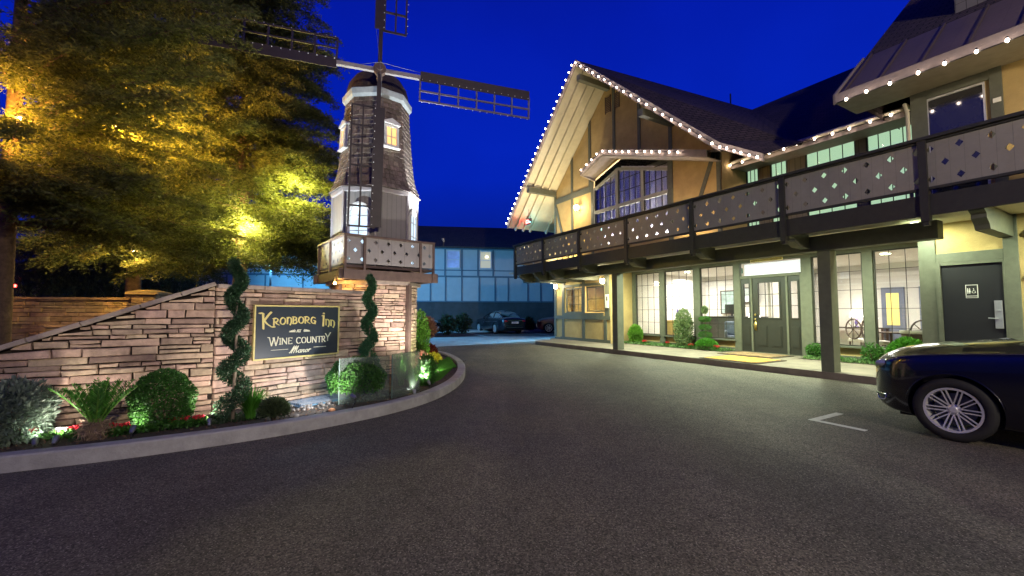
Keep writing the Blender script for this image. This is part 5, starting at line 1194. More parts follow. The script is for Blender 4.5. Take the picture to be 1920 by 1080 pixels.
# sago palm
o = thing('sago_palm', 'low sago palm with upright green fronds and a shaggy base', 'palm', gp(178, 822))
b = MB(); b.lathe([(.09, -.02), (.12, .06), (.10, .14), (.05, .18)], (0, 0, 0), 12); tk = b.build('trunk', m_bark, o)
P = rng.normal(size=(900, 3)) * [.055, .055, .05] + [0, 0, .09]; D = rng.normal(size=(900, 3)); D[:, 2] -= .3
leaves('trunk_fibres', P, D, .09, .01, M('dry_fibre', (.28, .20, .13), .3, 20, .9, isl=.3), tk)
for k in range(20):
    a = k * 2.4; lean = .12 + .62 * (k % 5) / 5; L_ = random.uniform(.50, .60); P = []; D = []; pts = []
    for i in range(26):
        t = i / 25; r = .03 + L_ * math.sin(lean) * t * (1 + .25 * t); z = .14 + L_ * math.cos(lean) * t * (1 - .18 * t)
        c_ = np.array([math.cos(a) * r, math.sin(a) * r, z]); tang = np.array([math.cos(a) * math.sin(lean), math.sin(a) * math.sin(lean), math.cos(lean)])
        side = np.array([-math.sin(a), math.cos(a), 0]); pts.append(c_)
        if i > 3:
            for sg in (-1, 1):
                for _ in range(2): P.append(c_ + tang * rng.uniform(-.008, .008)); D.append(side * sg * .75 + tang * .75 + np.cross(side, tang) * -.45)
    P = np.array(P); D = np.array(D); t_ = np.linspace(0, 1, len(P)); f = leaves('frond', P, D, .085 * np.sin(np.pi * (t_ * .82 + .12)) + .01, .012, m_gl, o)
    b = MB(); pp_ = pts[::5] + [pts[-1]]; b.tube(pp_, [.007 - .0008 * i for i in range(len(pp_))], 5, cap=False); b.build('midrib', m_bright, f, uv=False)
# spiral topiaries
def spiral(label, pos, h, r0, turns, ph, rc=.085, n=11000, mat=m_top):
    o = thing('spiral_topiary', label, 'topiary', pos, 0, 'spiral topiaries against the stone wall')
    b = MB(); b.tube([(0, 0, -.02), (.01, .0, h * .4), (-.01, .01, h * .97)], [.022, .017, .008], 8); b.build('trunk', M('pale_bark', (.3, .24, .17), .3, 12, .9), o, smooth=True)
    t = rng.random(n) ** .8; ang = ph + t * turns * 2 * PI; rr = r0 * (1 - .62 * t); rcz = rc * (1 - .45 * t)
    v = rng.normal(size=(n, 3)); v /= np.linalg.norm(v, axis=1, keepdims=True); v *= (1 - .45 * rng.random(n) ** 2)[:, None]
    C_ = np.stack([np.cos(ang) * rr * .62, np.sin(ang) * rr * .62, .10 + t * (h - .12)], 1); P = C_ + v * np.stack([rcz * 1.15, rcz * 1.15, rcz * 1.25], 1)
    D = v + rng.normal(size=(n, 3)) * .5; D[:, 2] += .2; leaves('foliage', P, D, rng.uniform(.02, .05, n), .016, mat, o, .2); return o
spiral('tall dark spiral topiary left of the sign', gp(436, 790), 2.0, .185, 4.2, 2.6, .082, 13000)
spiral('slimmer green spiral topiary right of the sign in front of the wall end', Vector((-2.47, 7.42, .1)), 1.98, .15, 4.2, 1.2, .085, 12000, leafmat('spiral_leaf', (.02, .09, .035), (.07, .20, .08), trans=.2))
# bedding flowers
spots = [(60, 835, 'beside the spotlight under the silver shrub'), (140, 828, 'left of the sago palm'), (157, 822, 'close to the sago palm base'), (211, 824, 'just right of the sago palm'), (232, 822, 'between the sago palm and the boxwood ball'),
         (276, 817, 'at the foot of the boxwood ball'), (322, 812, 'right of the boxwood ball'), (345, 809, 'between the boxwood ball and the left spiral topiary'), (371, 806, 'nearest to the left spiral topiary'), (110, 832, 'between the silver shrub and the sago palm')]
for i, (x, y, lab) in enumerate(spots):
    o = thing('bedding_flower', 'small ' + ('pale' if i in (5, 9) else 'crimson') + ' bedding flower ' + lab, 'flowers', gp(x, y - 6), i, 'bedding flowers along the kerb')
    P, D = sph(160, .09, .05, .9, .04, -.2); leaves('foliage', P, D, .045, .022, m_box, o, .2)
    P, D = sph(46, .055, .03, .8, .10, .0); leaves('blossom', P, D, .022, .024, m_whitep if i in (5, 9) else m_red, o, .3)
# lawn
n_ = 26000; P = []
while len(P) < n_:
    x, y = rng.uniform(-2.4, -1.2), rng.uniform(7.9, 12.5)
    if (x + 2.1) ** 2 / .55 ** 2 + (y - 8.2) ** 2 / .45 ** 2 < 1: continue
    xr = -1.42 if y > 8.6 else -1.42 - (8.6 - y) * .25
    if y > 10.4: xr = -1.35 - (y - 10.4) * .22
    if x > xr or x < -1.95 - .1 * math.sin(y * 5) - (.25 if y < 9 else 0): continue
    P.append((x, y, .1))
P = np.array(P); D = rng.normal(size=P.shape) * .35; D[:, 2] = 1
tag(leaves('lawn', P, D, rng.uniform(.03, .06, len(P)), .009, m_gl), 'small patch of bright green lawn inside the curved kerb end', 'lawn', kind='stuff')
# dark ground plants between kerb and bushes
n_ = 2500; P = np.stack([rng.uniform(0, 1, n_), rng.uniform(0, 1, n_)], 1); A_ = np.array([-4.6, 4.5]); B_ = np.array([-3.1, 5.5])
P = np.concatenate([A_ + (B_ - A_) * P[:, :1] + np.array([-.55, .83]) * P[:, 1:] * .45, np.full((n_, 1), .1)], 1); D = rng.normal(size=P.shape); D[:, 2] = np.abs(D[:, 2]) + .4
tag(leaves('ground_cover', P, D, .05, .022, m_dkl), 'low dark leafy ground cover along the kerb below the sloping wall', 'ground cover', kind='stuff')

# ---- fountain: ribbed spillway, pebbles, boulders, splash glass
o = thing('fountain_basin', 'low fountain grate with bluish lit water beneath the sign', 'fountain', Vector((-3.03, 6.62, .1)), sa)
b = MB()
for k in range(9): b.beam((-.38, -.30 + k * .05, .035 - .002 * k), (.40, -.30 + k * .05, .03), .022, .022)
b.build('grate', M('wet_steel', (.35, .42, .5), .15, 12, .12, metal=.6), o)
b = MB(); b.box(-.42, .44, -.34, .14, .0, .018); b.build('water', M('lit_water', (.10, .2, .3), .4, 9, .04, bump=.8, bscale=14, spec=.8), o)
lamp('fountain_light', Vector((-2.95, 6.35, .42)), 3.2, (.45, .72, 1), .08, parent=o)
rb_ = random.Random(3); b = MB()
for k in range(230):
    a = rb_.random(); c = rb_.random(); p = Vector((-3.55, 6.15, 0)).lerp(Vector((-2.45, 7.6, 0)), a) + nS * (.06 + c * .75); r = rb_.uniform(.012, .032)
    b.ball((p.x, p.y, .1 + r * .5), r, 6, 4, .7)
pb = b.build('pebbles', M('grey_pebbles', (.14, .13, .12), .4, 30, .5, isl=.4), uv=False); tag(pb, 'grey pebbles scattered round the fountain grate at the wall foot', 'pebbles', kind='stuff')
for x, y, r, lab in ((622, 776, .05, 'orange-tinted boulder at the right tip of the fountain grate'), (555, 786, .04, 'small pale boulder left of the fountain grate'), (608, 781, .035, 'flat grey stone by the kerb in front of the fountain grate')):
    o = thing('boulder', lab, 'boulder', gp(x, y - 4)); b = MB(); b.ball((0, 0, r * .4), r, 9, 6, .6); bo = b.build('rock', M('boulder_' + lab[:4].strip(), (.5, .25, .12) if 'orange' in lab else (.3, .29, .27), .3, 14, .7, .6, 20), o, smooth=True)
for (x0, y0, x1, y1, lab) in ((634, 759, 729, 748, 'left clear splash glass panel standing inside the kerb'), (734, 747, 786, 733, 'right clear splash glass panel standing inside the kerb')):
    a_, c_ = gp(x0, y0, .12), gp(x1, y1, .12); d = (c_ - a_); L_ = d.length; o = thing('splash_panel', lab, 'glass panel', a_, math.atan2(d.y, d.x), 'glass splash panels of the fountain')
    b = MB(); b.box(0, L_, -.006, .006, 0, .66 if x0 < 700 else .68); b.build('glass', m_splash, o)
    b = MB(); b.box(-.002, .008, -.008, .008, 0, .66); b.build('edge', M('glass_edge', (.12, .18, .16), .1, 5, .2), o)
# spotlights in the bed
spotlight('spotlight under the silver-leaved shrub by the kerb', gp(66, 826, .16), gp(30, 822, .16) + Vector((-.05, .25, .35)), 4.5, (.95, 1, .85), 110)
spotlight('spotlight with a pale stem leaning in front of the left glass panel', gp(661, 742, .34), Vector((-3.55, 6.3, .95)), 44, (1, .93, .88), 125, size=.03)
spotlight('spotlight at the foot of the right glass panel shining on green stems', gp(777, 733, .16), gp(777, 733, .16) + Vector((-.1, .25, .5)), 3, (.95, 1, .8), 110)
spotlight('spotlight hidden in the bed in front of the boxwood ball', gp(250, 803, .2), Vector((-4.35, 5.45, .9)), 3, (1, .92, .85), 130, size=.03)
spotlight('spotlight hidden between the left spiral topiary and the kerb', gp(392, 789, .16), Vector((-4.1, 5.75, 1.2)), 8, (1, .9, .84), 120, size=.03)
spotlight('spotlight in the bed in front of the left bend of the wall', gp(105, 822, .16), Vector((-5.0, 5.1, .9)), 10, (1, .9, .82), 120, size=.03)
spotlight('spotlight on the lawn shining up the windmill', Vector((-1.75, 8.6, .25)), Vector((-2.6, 9.6, 2.4)), 110, (1, .93, .88), 100)
spotlight('spotlight under the bright green leafy shrub by the windmill', Vector((-1.62, 9.4, .16)), gp(779, 690) + Vector((0, .4, .8)), 26, (.85, 1, .55), 120)
l0 = spotlight('spotlight on the ground aimed at the windmill balcony', Vector((-1.50, 7.75, .2)), WA + Vector((0, -.9, 2.8)), 150, (1, .95, .93), 80)

# ---- planter in front of the lobby windows
def ip(x, y, z=.17): return gp(x, y, z)
mk = MB()
for s0, s1 in ((4.85, 9.48), (-.35, 2.62)):
    mk.add([tuple(W(s0, 2.35, .158)), tuple(W(s0, 3.16, .158)), tuple(W(s1, 3.16, .158)), tuple(W(s1, 2.35, .158))], [(0, 1, 2, 3)])
struct(mk, 'planter_soil', m_soil)
n_ = 4200; s_r = np.where(rng.random(n_) < .68, rng.uniform(4.9, 9.4, n_), rng.uniform(-.3, 2.55, n_)); t_r = rng.uniform(2.38, 3.1, n_)
P = np.stack([K.x + U.x * s_r + N.x * t_r, K.y + U.y * s_r + N.y * t_r, np.full(n_, .16)], 1); D = rng.normal(size=P.shape); D[:, 2] = np.abs(D[:, 2]) + .6
tag(leaves('ground_cover', P, D, rng.uniform(.05, .13, n_), .04, leafmat('planter_leaf', (.04, .12, .03), (.20, .34, .12))), 'leafy ground cover in the planter below the lobby windows', 'ground cover', kind='stuff')
shrub('dwarf_conifer', 'small feathery bright green conifer behind the far post', 'conifer', W(8.95, 2.75, .17), .24, .36, 3500, .06, m_bright, stretch=1.8)
shrub('citrus_bush', 'upright bushy shrub with pale green leaves between the second and third windows', 'shrub', W(6.62, 2.75, .16), .32, .70, 3400, .075, m_cit, shell=.8)
shrub('low_bush', 'low rounded bush at the foot of the tiered topiary', 'bush', W(5.55, 2.55, .16), .32, .19, 4000, .045, m_gl, low=-.3)
shrub('ball_bush', 'bright green rounded bush behind the parked car bonnet', 'bush', W(.22, 2.35, .16), .33, .33, 5500, .055, m_gl, stretch=1.5)
shrub('leafy_shrub', 'thin leafy plant in the planter right of the near post', 'shrub', W(1.05, 2.8, .16), .22, .24, 700, .07, m_box, shell=.9)
shrub('leafy_shrub', 'small leafy plant between the entrance frame and the near post', 'shrub', W(2.35, 2.8, .16), .2, .2, 700, .07, m_box, shell=.9)
o = thing('tiered_topiary', 'poodle-cut tiered topiary in front of the third lobby window', 'topiary', W(5.72, 2.72, .16))
b = MB(); b.tube([(0, 0, 0), (.02, 0, .6), (0, 0, 1.35)], [.02, .015, .008], 8); b.build('trunk', m_bark, o, smooth=True)
for z, r, h_ in ((.50, .22, .11), (.76, .20, .09), (1.04, .19, .09), (1.36, .10, .13)):
    P, D = sph(1300, r, h_, .4, z); leaves('foliage_tier', P, D, .035, .018, m_cit if z > 1.2 else m_box, o, .2)
for i, (s, t, lab) in enumerate([(8.3, 2.55, 'below the far left lobby window'), (7.2, 2.55, 'below the second lobby window'), (6.1, 2.45, 'beside the tiered topiary'), (5.15, 2.5, 'close to the doormat corner'), (1.75, 2.5, 'just right of the near post')]):
    o = thing('bedding_flower', 'small red planter flower ' + lab, 'flowers', W(s, t, .16), i, 'red flowers in the window planter')
    P, D = sph(200, .13, .07, .9, .06, -.2); leaves('foliage', P, D, .06, .03, m_box, o, .2)
    P, D = sph(90, .09, .05, .8, .12, .0); leaves('blossom', P, D, .035, .035, m_red, o, .3)
# shrubs by the far car park wall
for i, (x, y, h_, lab) in enumerate([(835, 626, .55, 'bare twiggy shrub against the far building left of the black saloon'), (865, 624, .6, 'low dark shrub just left of the black saloon'), (992, 620, .45, 'low dark shrub between the two far cars')]):
    shrub('far_shrub', lab, 'shrub', gp(x, y, .1) + Vector((0, .6, 0)), h_ * .9, h_, 700, .16, m_dkl, shell=.9, stretch=1.5)

# ================================================================== TREES
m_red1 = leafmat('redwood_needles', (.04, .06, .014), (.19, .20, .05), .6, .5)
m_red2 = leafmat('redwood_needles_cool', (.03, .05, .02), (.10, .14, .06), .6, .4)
m_wil = leafmat('weeping_leaves', (.02, .035, .02), (.06, .09, .05), .7, .3)
def conifer(name, label, pos, h, r0, brs, mat, dens=1.0, sz=.085, lean=(0, 0), seed=1):
    "brs: list of (height, azimuth deg, length, rise, droop)"
    rg = np.random.default_rng(seed); o = thing(name, label, 'tree', pos)
    b = MB(); pts = [(lean[0] * t, lean[1] * t, h * t) for t in np.linspace(-.01, 1, 12)]; b.tube(pts, [r0 * (1.25 if i == 0 else 1) * (1 - .72 * i / 11) for i in range(12)], 12)
    b.build('trunk', m_bark, o, smooth=True, uv=False)
    bb = MB(); PP, DD, LL = [], [], []
    for (z0, az, Lb_, rise, droop) in brs:
        a = R(az); n = 9; P = []
        wob = rg.normal(size=2) * .12
        for i in range(n):
            t = i / (n - 1); r = Lb_ * t; aa = a + wob[0] * t * t
            P.append(np.array([lean[0] * z0 / h + math.cos(aa) * r, lean[1] * z0 / h + math.sin(aa) * r, z0 + Lb_ * (rise * t - droop * t * t)]))
        bb.tube(P, [max(.006, r0 * .22 * (Lb_ / 3) * (1 - t)) for t in np.linspace(0, .95, n)], 5, cap=False)
        nt_ = int(Lb_ * 17 * dens)
        for j in range(nt_):
            t = (.10 + .9 * (j + rg.random()) / nt_); fi = t * (n - 1); i = min(int(fi), n - 2); p = P[i] + (P[i + 1] - P[i]) * (fi - i); d = P[i + 1] - P[i]; d /= np.linalg.norm(d)
            side = np.array([-d[1], d[0], 0]); side /= np.linalg.norm(side) + 1e-9
            for sg in (-1, 1):
                tl = (.22 + .55 * math.sin(min(1, t * 1.25) * PI) ** .6) * rg.uniform(.5, 1.15) * min(1, Lb_ / 2.2)
                tv = d * rg.uniform(.35, .9) + side * sg * rg.uniform(.6, 1.1) + np.array([0, 0, rg.uniform(-.8, .5)]); tv /= np.linalg.norm(tv)
                m = int(10 + tl * 26); u_ = np.sort(rg.random(m))[:, None]
                q = p + tv * tl * u_ + np.array([0, 0, -.22 * tl]) * u_ ** 2 + rg.normal(size=(m, 3)) * .035
                sd = np.cross(tv, [0, 0, 1]); sd /= np.linalg.norm(sd) + 1e-9; s2 = rg.choice([-1, 1], (m, 1))
                dd = tv * .75 + sd * s2 * .8 + rg.normal(size=(m, 3)) * .45
                PP.append(q); DD.append(dd); LL.append(np.full(m, sz) * rg.uniform(.55, 1.25, m))
    bb.build('branches', m_bark, o, uv=False)
    PP = np.concatenate(PP); DD = np.concatenate(DD); LL = np.concatenate(LL)
    leaves('crown', PP, DD, LL, LL * .30, mat, o, .15)
    return o, len(PP)
def mkbr(rg, n, z0, z1, l0, l1, az=(0, 360), rise=(.0, .25), droop=(.15, .4), keep=None):
    out = []
    for k in range(n):
        z = z0 + (z1 - z0) * (k + rg.random()) / n; L_ = (l0 + (l1 - l0) * (z - z0) / (z1 - z0)) * rg.uniform(.65, 1.1); a = rg.uniform(*az) if az[1] - az[0] < 359 else (k * 137.5 + rg.uniform(-20, 20)) % 360
        br = (z, a, L_, rg.uniform(*rise), rg.uniform(*droop))
        if keep is None or keep(br): out.append(br)
    return out
rg = np.random.default_rng(11)
TA = at(449, 540, 12.6); TA.z = 0
TB = at(4, 540, 8.3); TB.z = 0
# tree A: behind the garden wall, right edge open to the sky with gaps
kA = lambda b_: not (4.4 < b_[0] < 5.0 and (b_[1] < 70 or b_[1] > 300))
brA = mkbr(rg, 130, 3.0, 12.5, 3.35, 2.5, keep=kA)
brA += mkbr(rg, 26, 3.4, 9.5, 3.4, 3.1, (-45, 45)) + [(3.3, 185, 3.0, .02, .18), (3.0, 230, 2.6, .05, .30), (3.6, 10, 2.7, .0, .30), (3.25, 330, 2.2, .05, .35), (4.0, 350, 3.0, .05, .25), (4.3, 320, 2.6, .1, .3), (5.4, 355, 3.3, .1, .25), (6.6, 0, 3.3, .12, .28), (6.0, 340, 3.0, .1, .25)]
t_, nA = conifer('redwood_tree', 'big redwood with a lamp on its trunk spreading over the stone wall beside the windmill', TA, 15, .21, brA, m_red1, 1.35, .10, seed=2)
brB = mkbr(rg, 70, 3.4, 10.5, 3.6, 2.6, (-75, 80)); brB += [(3.5, 20, 4.2, .05, .12), (3.9, -5, 3.6, .1, .1), (3.2, 45, 3.6, .0, .08), (4.2, 60, 3.4, .15, .1)]
brB += mkbr(rg, 9, 3.2, 4.2, 3.2, 3.6, (-30, 75)) + [(4.9, -9, 4.6, .14, .1), (5.4, -13, 5.0, .16, .12), (5.8, -7, 5.1, .14, .12), (6.1, -16, 5.0, .18, .14), (6.4, -10, 5.3, .12, .12), (6.8, -5, 4.9, .1, .14), (7.3, -14, 5.2, .08, .14), (5.1, -20, 4.4, .1, .1)]
t_, nB_ = conifer('redwood_tree', 'redwood with a reddish trunk at the left edge of the photo', TB, 12, .17, brB, m_red1, 1.2, .085, seed=3)
TC = at(250, 540, 14.5); TC.z = 0
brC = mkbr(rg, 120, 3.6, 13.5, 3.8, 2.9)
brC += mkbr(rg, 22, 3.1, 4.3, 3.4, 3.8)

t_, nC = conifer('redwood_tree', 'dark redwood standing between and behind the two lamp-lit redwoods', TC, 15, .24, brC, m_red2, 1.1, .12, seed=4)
# weeping trees beyond the boundary wall
def weeping(label, pos, h, spread, n, seed, trunks):
    rg = np.random.default_rng(seed); o = thing('weeping_tree', label, 'tree', pos, 0, 'dark weeping trees beyond the boundary wall'); b = MB()
    for pts, r in trunks: b.tube(pts, [r * (1 - .14 * i) for i in range(len(pts))], 8)
    b.build('trunk', M('pale_smooth_bark', (.30, .28, .25), .3, 6, .8), o, smooth=True)
    PP = []; DD = []
    for k in range(n):
        a = rg.uniform(0, 2 * PI); r = spread * math.sqrt(rg.random()); zt_ = h * (1 - .35 * (r / spread) ** 2) * rg.uniform(.72, 1); L_ = rg.uniform(.35, .8) * (zt_ - .6); m = int(L_ * 22)
        u_ = np.sort(rg.random(m)); q = np.stack([math.cos(a) * r + .05 * np.sin(u_ * 6 + a) + rg.normal(size=m) * .05, math.sin(a) * r + rg.normal(size=m) * .05, zt_ - u_ * L_], 1); dd = rg.normal(size=(m, 3)) * .5; dd[:, 2] -= .9; PP.append(q); DD.append(dd)
    PP = np.concatenate(PP); leaves('crown', PP, np.concatenate(DD), .13, .03, m_wil, o, .1); return o
weeping('dark weeping tree with a forked pale trunk beyond the left end of the boundary wall', (at(58, 540, 16)[0], 16, 0), 5.2, 2.6, 520, 5, [([(0, 0, -.1), (-.05, 0, 1.4), (-.5, 0, 2.4), (-.8, 0, 3.4)], .17), ([(-.05, 0, 1.2), (.25, 0, 2.4), (.5, .1, 3.8)], .10)])
weeping('dark weeping tree beyond the middle of the boundary wall', (at(210, 540, 17.5)[0], 17.5, 0), 5.4, 2.8, 620, 6, [([(0, 0, -.1), (.1, 0, 2), (.5, 0, 3.8)], .14), ([(0, 0, .9), (-.5, 0, 2.5)], .07)])
weeping('dark weeping tree beyond the pillar end of the boundary wall', (at(330, 540, 19)[0], 19, 0), 4.2, 2.2, 340, 7, [([(0, 0, -.1), (.1, 0, 2), (.3, 0, 3.2)], .12)])
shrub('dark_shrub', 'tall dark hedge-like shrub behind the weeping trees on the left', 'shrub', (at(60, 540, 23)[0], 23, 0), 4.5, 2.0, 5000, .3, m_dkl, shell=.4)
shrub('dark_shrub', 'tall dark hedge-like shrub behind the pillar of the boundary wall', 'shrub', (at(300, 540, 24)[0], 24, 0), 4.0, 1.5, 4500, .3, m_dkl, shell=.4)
# tree lamps
def tree_lamp(label, loc, power, col, aim=None, r=.05, em=40):
    o = thing('tree_lamp', label, 'lamp', loc, 0, 'lamps mounted in the trees')
    b = MB(); b.lathe([(.001, .10), (.07, .09), (.10, .0), (.095, -.01), (.06, .07)], (0, 0, 0), 14); b.tube([(0, 0, .08), (-.12, .05, .12), (-.22, .08, .10)], .012, 6); b.build('reflector', m_grey, o, smooth=True)
    b = MB(); b.ball((0, 0, .0), r, 10, 8); b.build('bulb', EM('sodium_bulb', (1, .80, .38), em), o, smooth=True)
    lamp('tree_lamp_light', Vector(loc) + Vector((.0, -.02, -.10)), power, col, .40, parent=o); return o
tree_lamp('bright yellow lamp on the right side of the big redwood trunk', at(472, 411, 12.25), 1000, (1, .86, .24), r=.05)
tree_lamp('yellow lamp in the foliage next to the left edge redwood', at(40, 222, 7.9), 430, (1, .48, .07), r=.04)
tree_lamp('amber lamp deep in the foliage between the left and middle redwoods', at(215, 235, 9.9), 2200, (1, .50, .08), r=.03)  # put in among the leaves to turn this foliage golden
tree_lamp('yellow-green glowing lamp hidden in the right-hand foliage of the big redwood', at(560, 340, 11.9), 300, (1, .90, .22), r=.02)  # extra lamp, only there to brighten the leaves on this side
tree_lamp('amber lamp low on the trunk of the middle redwood lighting the boundary wall', at(250, 470, 12.0), 130, (1, .60, .16), r=.02)  # added to lift the dark boundary wall, not fixed to a trunk
# red signal lights beyond the wall
o = thing('traffic_signal', 'pair of small red signal lights on a post beyond the boundary wall', 'traffic signal', (at(27, 540, 14.4)[0], 14.4, 0))
b = MB(); b.tube([(0, 0, 0), (0, 0, 2.45)], .03, 8); b.build('post', m_black, o)
for (dx, z) in ((.09, 2.33), (-.07, 2.03)):
    b = MB(); b.box(dx - .09, dx + .09, -.06, .06, z - .1, z + .1); hd = b.build('signal_head', m_black, o, bevel=.02); b = MB(); b.ball((dx, -.065, z), .05, 10, 6); b.build('red_lens', EM('red_signal', (1, .04, .03), 9), hd, smooth=True)

# ================================================================== CARS
def loft(b, secs, close_ends=True):
    n = len(secs[0]); vs = [p for s_ in secs for p in s_]
    fs = [(i * n + k, i * n + k + 1, (i + 1) * n + k + 1, (i + 1) * n + k) for i in range(len(secs) - 1) for k in range(n - 1)]
    if close_ends: fs += [tuple(range(n))[::-1], tuple((len(secs) - 1) * n + k for k in range(n))]
    return b.add(vs, fs)
def wheel(parent, x, y, r, rimr, label=None, detail=True, turn=0):
    s_ = 1 if y > 0 else -1
    wv = MB(); W_ = .115
    wv.lathe([(rimr, -W_), (r - .03, -W_), (r, -W_ * .75), (r, W_ * .75), (r - .03, W_), (rimr + .01, W_ * 1.02), (rimr, W_ * .85), (rimr - .01, W_ * .2)], (0, 0, 0), 40, axis='y')
    wh = wv.build('wheel', m_rubber, parent, smooth=True, loc=(x, y, r), rot=(0, 0, turn if s_ > 0 else PI + turn), uv=False)
    b = MB(); b.lathe([(rimr, W_ * .8), (rimr, W_ * .98), (rimr - .022, W_ * .96), (rimr - .03, W_ * .6), (rimr - .035, -W_ * .8)], (0, 0, 0), 40, axis='y')
    if detail:
        for k in range(10):
            a = k * 2 * PI / 10
            for da in (-.075, .075):
                a2 = a + da * 1.05; c, s2 = math.cos(a + da * 4.2), math.sin(a + da * 4.2); c2, s3 = math.cos(a2), math.sin(a2)
                b.beam((.055 * c, W_ * .62, .055 * s2), ((rimr - .015) * c2, W_ * .88, (rimr - .015) * s3), .011, .020, (0, 1, 0))
        b.lathe([(.001, W_ * .75), (.03, W_ * .74), (.04, W_ * .68), (.062, W_ * .6), (.062, W_ * .4)], (0, 0, 0), 24, axis='y')
        for k in range(5): a = k * 2 * PI / 5 + .3; b.ball((.046 * math.cos(a), W_ * .68, .046 * math.sin(a)), .007, 8, 5)
    else:
        for k in range(7): a = k * 2 * PI / 7; b.beam((.03 * math.cos(a), W_ * .6, .03 * math.sin(a)), (rimr * math.cos(a), W_ * .8, rimr * math.sin(a)), .05, .02, (0, 1, 0))
    b.build('rim', M('satin_alloy', (.62, .62, .62), .05, 10, .35, metal=.35), wh, smooth=False, uv=False)
    if detail:
        b = MB(); b.lathe([(.07, W_ * .05), (rimr * .72, W_ * .05), (rimr * .72, W_ * .0), (.07, 0)], (0, 0, 0), 32, axis='y'); b.build('brake_disc', M('brake_steel', (.12, .12, .13), .2, 20, .4, metal=.8), wh, uv=False)
    return wh
def sedan(label, loc, rz, paint, L=5.1, wd=.95, r=.350, rim=.248, detail=True, tail=False, grp='parked cars'):
    car = thing('parked_car', label, 'car', loc, rz, grp)
    xf, xr = -.88, -.88 - L * .57
    # body sections: x, bottom z, half width at sill / widest / shoulder, shoulder z, deck z (centre)
    st = [(0.00, .37, .50, .58, .52, .70, .79), (-.05, .28, .66, .74, .66, .79, .89), (-.16, .22, .78, .86, .77, .85, .96), (-.34, .20, .86, .925, .82, .90, 1.03), (-.65, .19, .90, .94, .83, .945, 1.09), (-1.1, .19, .905, .95, .84, .99, 1.15),
          (-1.5, .19, .90, .95, .85, 1.02, 1.19), (-2.1, .18, .90, .95, .86, 1.05, 1.18), (-2.9, .18, .90, .95, .86, 1.06, 1.1), (-3.6, .19, .90, .95, .87, 1.07, 1.1), (-4.1, .20, .905, .95, .87, 1.07, 1.13), (-L + .55, .22, .90, .93, .84, 1.05, 1.15), (-L + .2, .26, .84, .88, .78, 1.01, 1.12), (-L + .05, .33, .76, .80, .72, .95, 1.05), (-L, .43, .68, .72, .66, .89, .95)]
    secs = []
    for x, zb, ws, wm, wh_, zs, zd in st:
        half = [(0, zb), (ws * .6, zb), (ws * .97, zb + .01), (ws, zb + .05), (wm * .993, zb + (zs - zb) * .32), (wm, zb + (zs - zb) * .6), (wm - .012, zs - .055), (wm - .028, zs - .012), (wm - .055, zs + .006), (wh_ - .02, zs + .02), (wh_ * .8, zs + (zd - zs) * .45), (wh_ * .55, zs + (zd - zs) * .82), (0, zd)]
        bow = lambda y: x - .0 if x < -.4 else x + (.0 if x < -.3 else 0) - (.13 * (abs(y) / .9) ** 2.2 if x > -.3 else .05 * (abs(y) / .9) ** 2 if x > -.6 else 0)
        ring_ = [(bow(y), y, z) for y, z in half] + [(bow(y), -y, z) for y, z in half[::-1][1:-1]]
        secs.append(ring_ + [ring_[0]])
    b = MB(); n = len(secs[0]) - 1; vs_ = [p for s_ in secs for p in s_[:-1]]
    fs = [(i * n + k, i * n + (k + 1) % n, (i + 1) * n + (k + 1) % n, (i + 1) * n + k) for i in range(len(secs) - 1) for k in range(n)] + [tuple(range(n))[::-1], tuple((len(secs) - 1) * n + k for k in range(n))]
    b.add(vs_, fs); body = b.build('body', paint, car, smooth=True, uv=False)
    sub = body.modifiers.new('s', 'SUBSURF'); sub.levels = sub.render_levels = 2
    cb = MB()
    for x in (xf, xr):
        for sg in (-1, 1): cb.tube([(x, sg * .69, r + .005), (x, sg * 1.3, r + .005)], r + .045, 48)
    for sg in (-1, 1):   # shut lines of the doors and bonnet
        if detail:
            cb.box(-1.985, -1.977, sg * .80, sg * 1.1, .28, 1.2); cb.box(-3.10, -3.092, sg * .80, sg * 1.1, .28, 1.2); cb.box(-5, -1.45, sg * .925, sg * 1.1, .262, .268)
    cut = cb.build('cutter', m_rubber, None, uv=False); cut.location = (0, 0, 0)
    # evaluate boolean in the car's local frame
    body.parent = None; bm_ = body.modifiers.new('b', 'BOOLEAN'); bm_.operation = 'DIFFERENCE'; bm_.object = cut; bm_.solver = 'EXACT'; bm_.use_self = True
    dg = bpy.context.evaluated_depsgraph_get(); me = bpy.data.meshes.new_from_object(body.evaluated_get(dg)); body.modifiers.clear(); body.data = me; me.shade_smooth(); body.parent = car
    try: me.set_sharp_from_angle(angle=R(38))
    except Exception: pass
    bpy.data.objects.remove(cut)
    b = MB(); b.box(-L + .45, -.35, -.72, .72, .18, .6); b.build('underbody', m_rubber, car, uv=False)
    # greenhouse
    g_ = [(-1.42, 1.10, .80, 0, .80), (-2.0, 1.07, .80, .24, .73), (-2.45, 1.06, .80, .445, .62), (-2.75, 1.06, .80, .46, .60), (-3.3, 1.06, .80, .465, .59), (-3.75, 1.07, .79, .41, .57), (-4.15, 1.08, .78, .24, .62), (-4.6, 1.1, .70, 0, .68)]
    sec = []
    for x, z, w0, h_, w1 in g_:
        x = x * L / 5.1 if x < -3 else x
        half = [(w0, z - .02), (w0 - (w0 - w1) * .55, z + h_ * .55), (w1 + .02, z + h_ * .86), (w1 - .07, z + h_ * .97), (w1 * .5, z + h_ * 1.03), (0, z + h_ * 1.05)]
        sec.append([(x, y, zz) for y, zz in half] + [(x, -y, zz) for y, zz in half[::-1][1:]])
    b = MB(); loft(b, sec, False); gh = b.build('glasshouse', m_dglass, car, smooth=True, uv=False)
    b = MB()
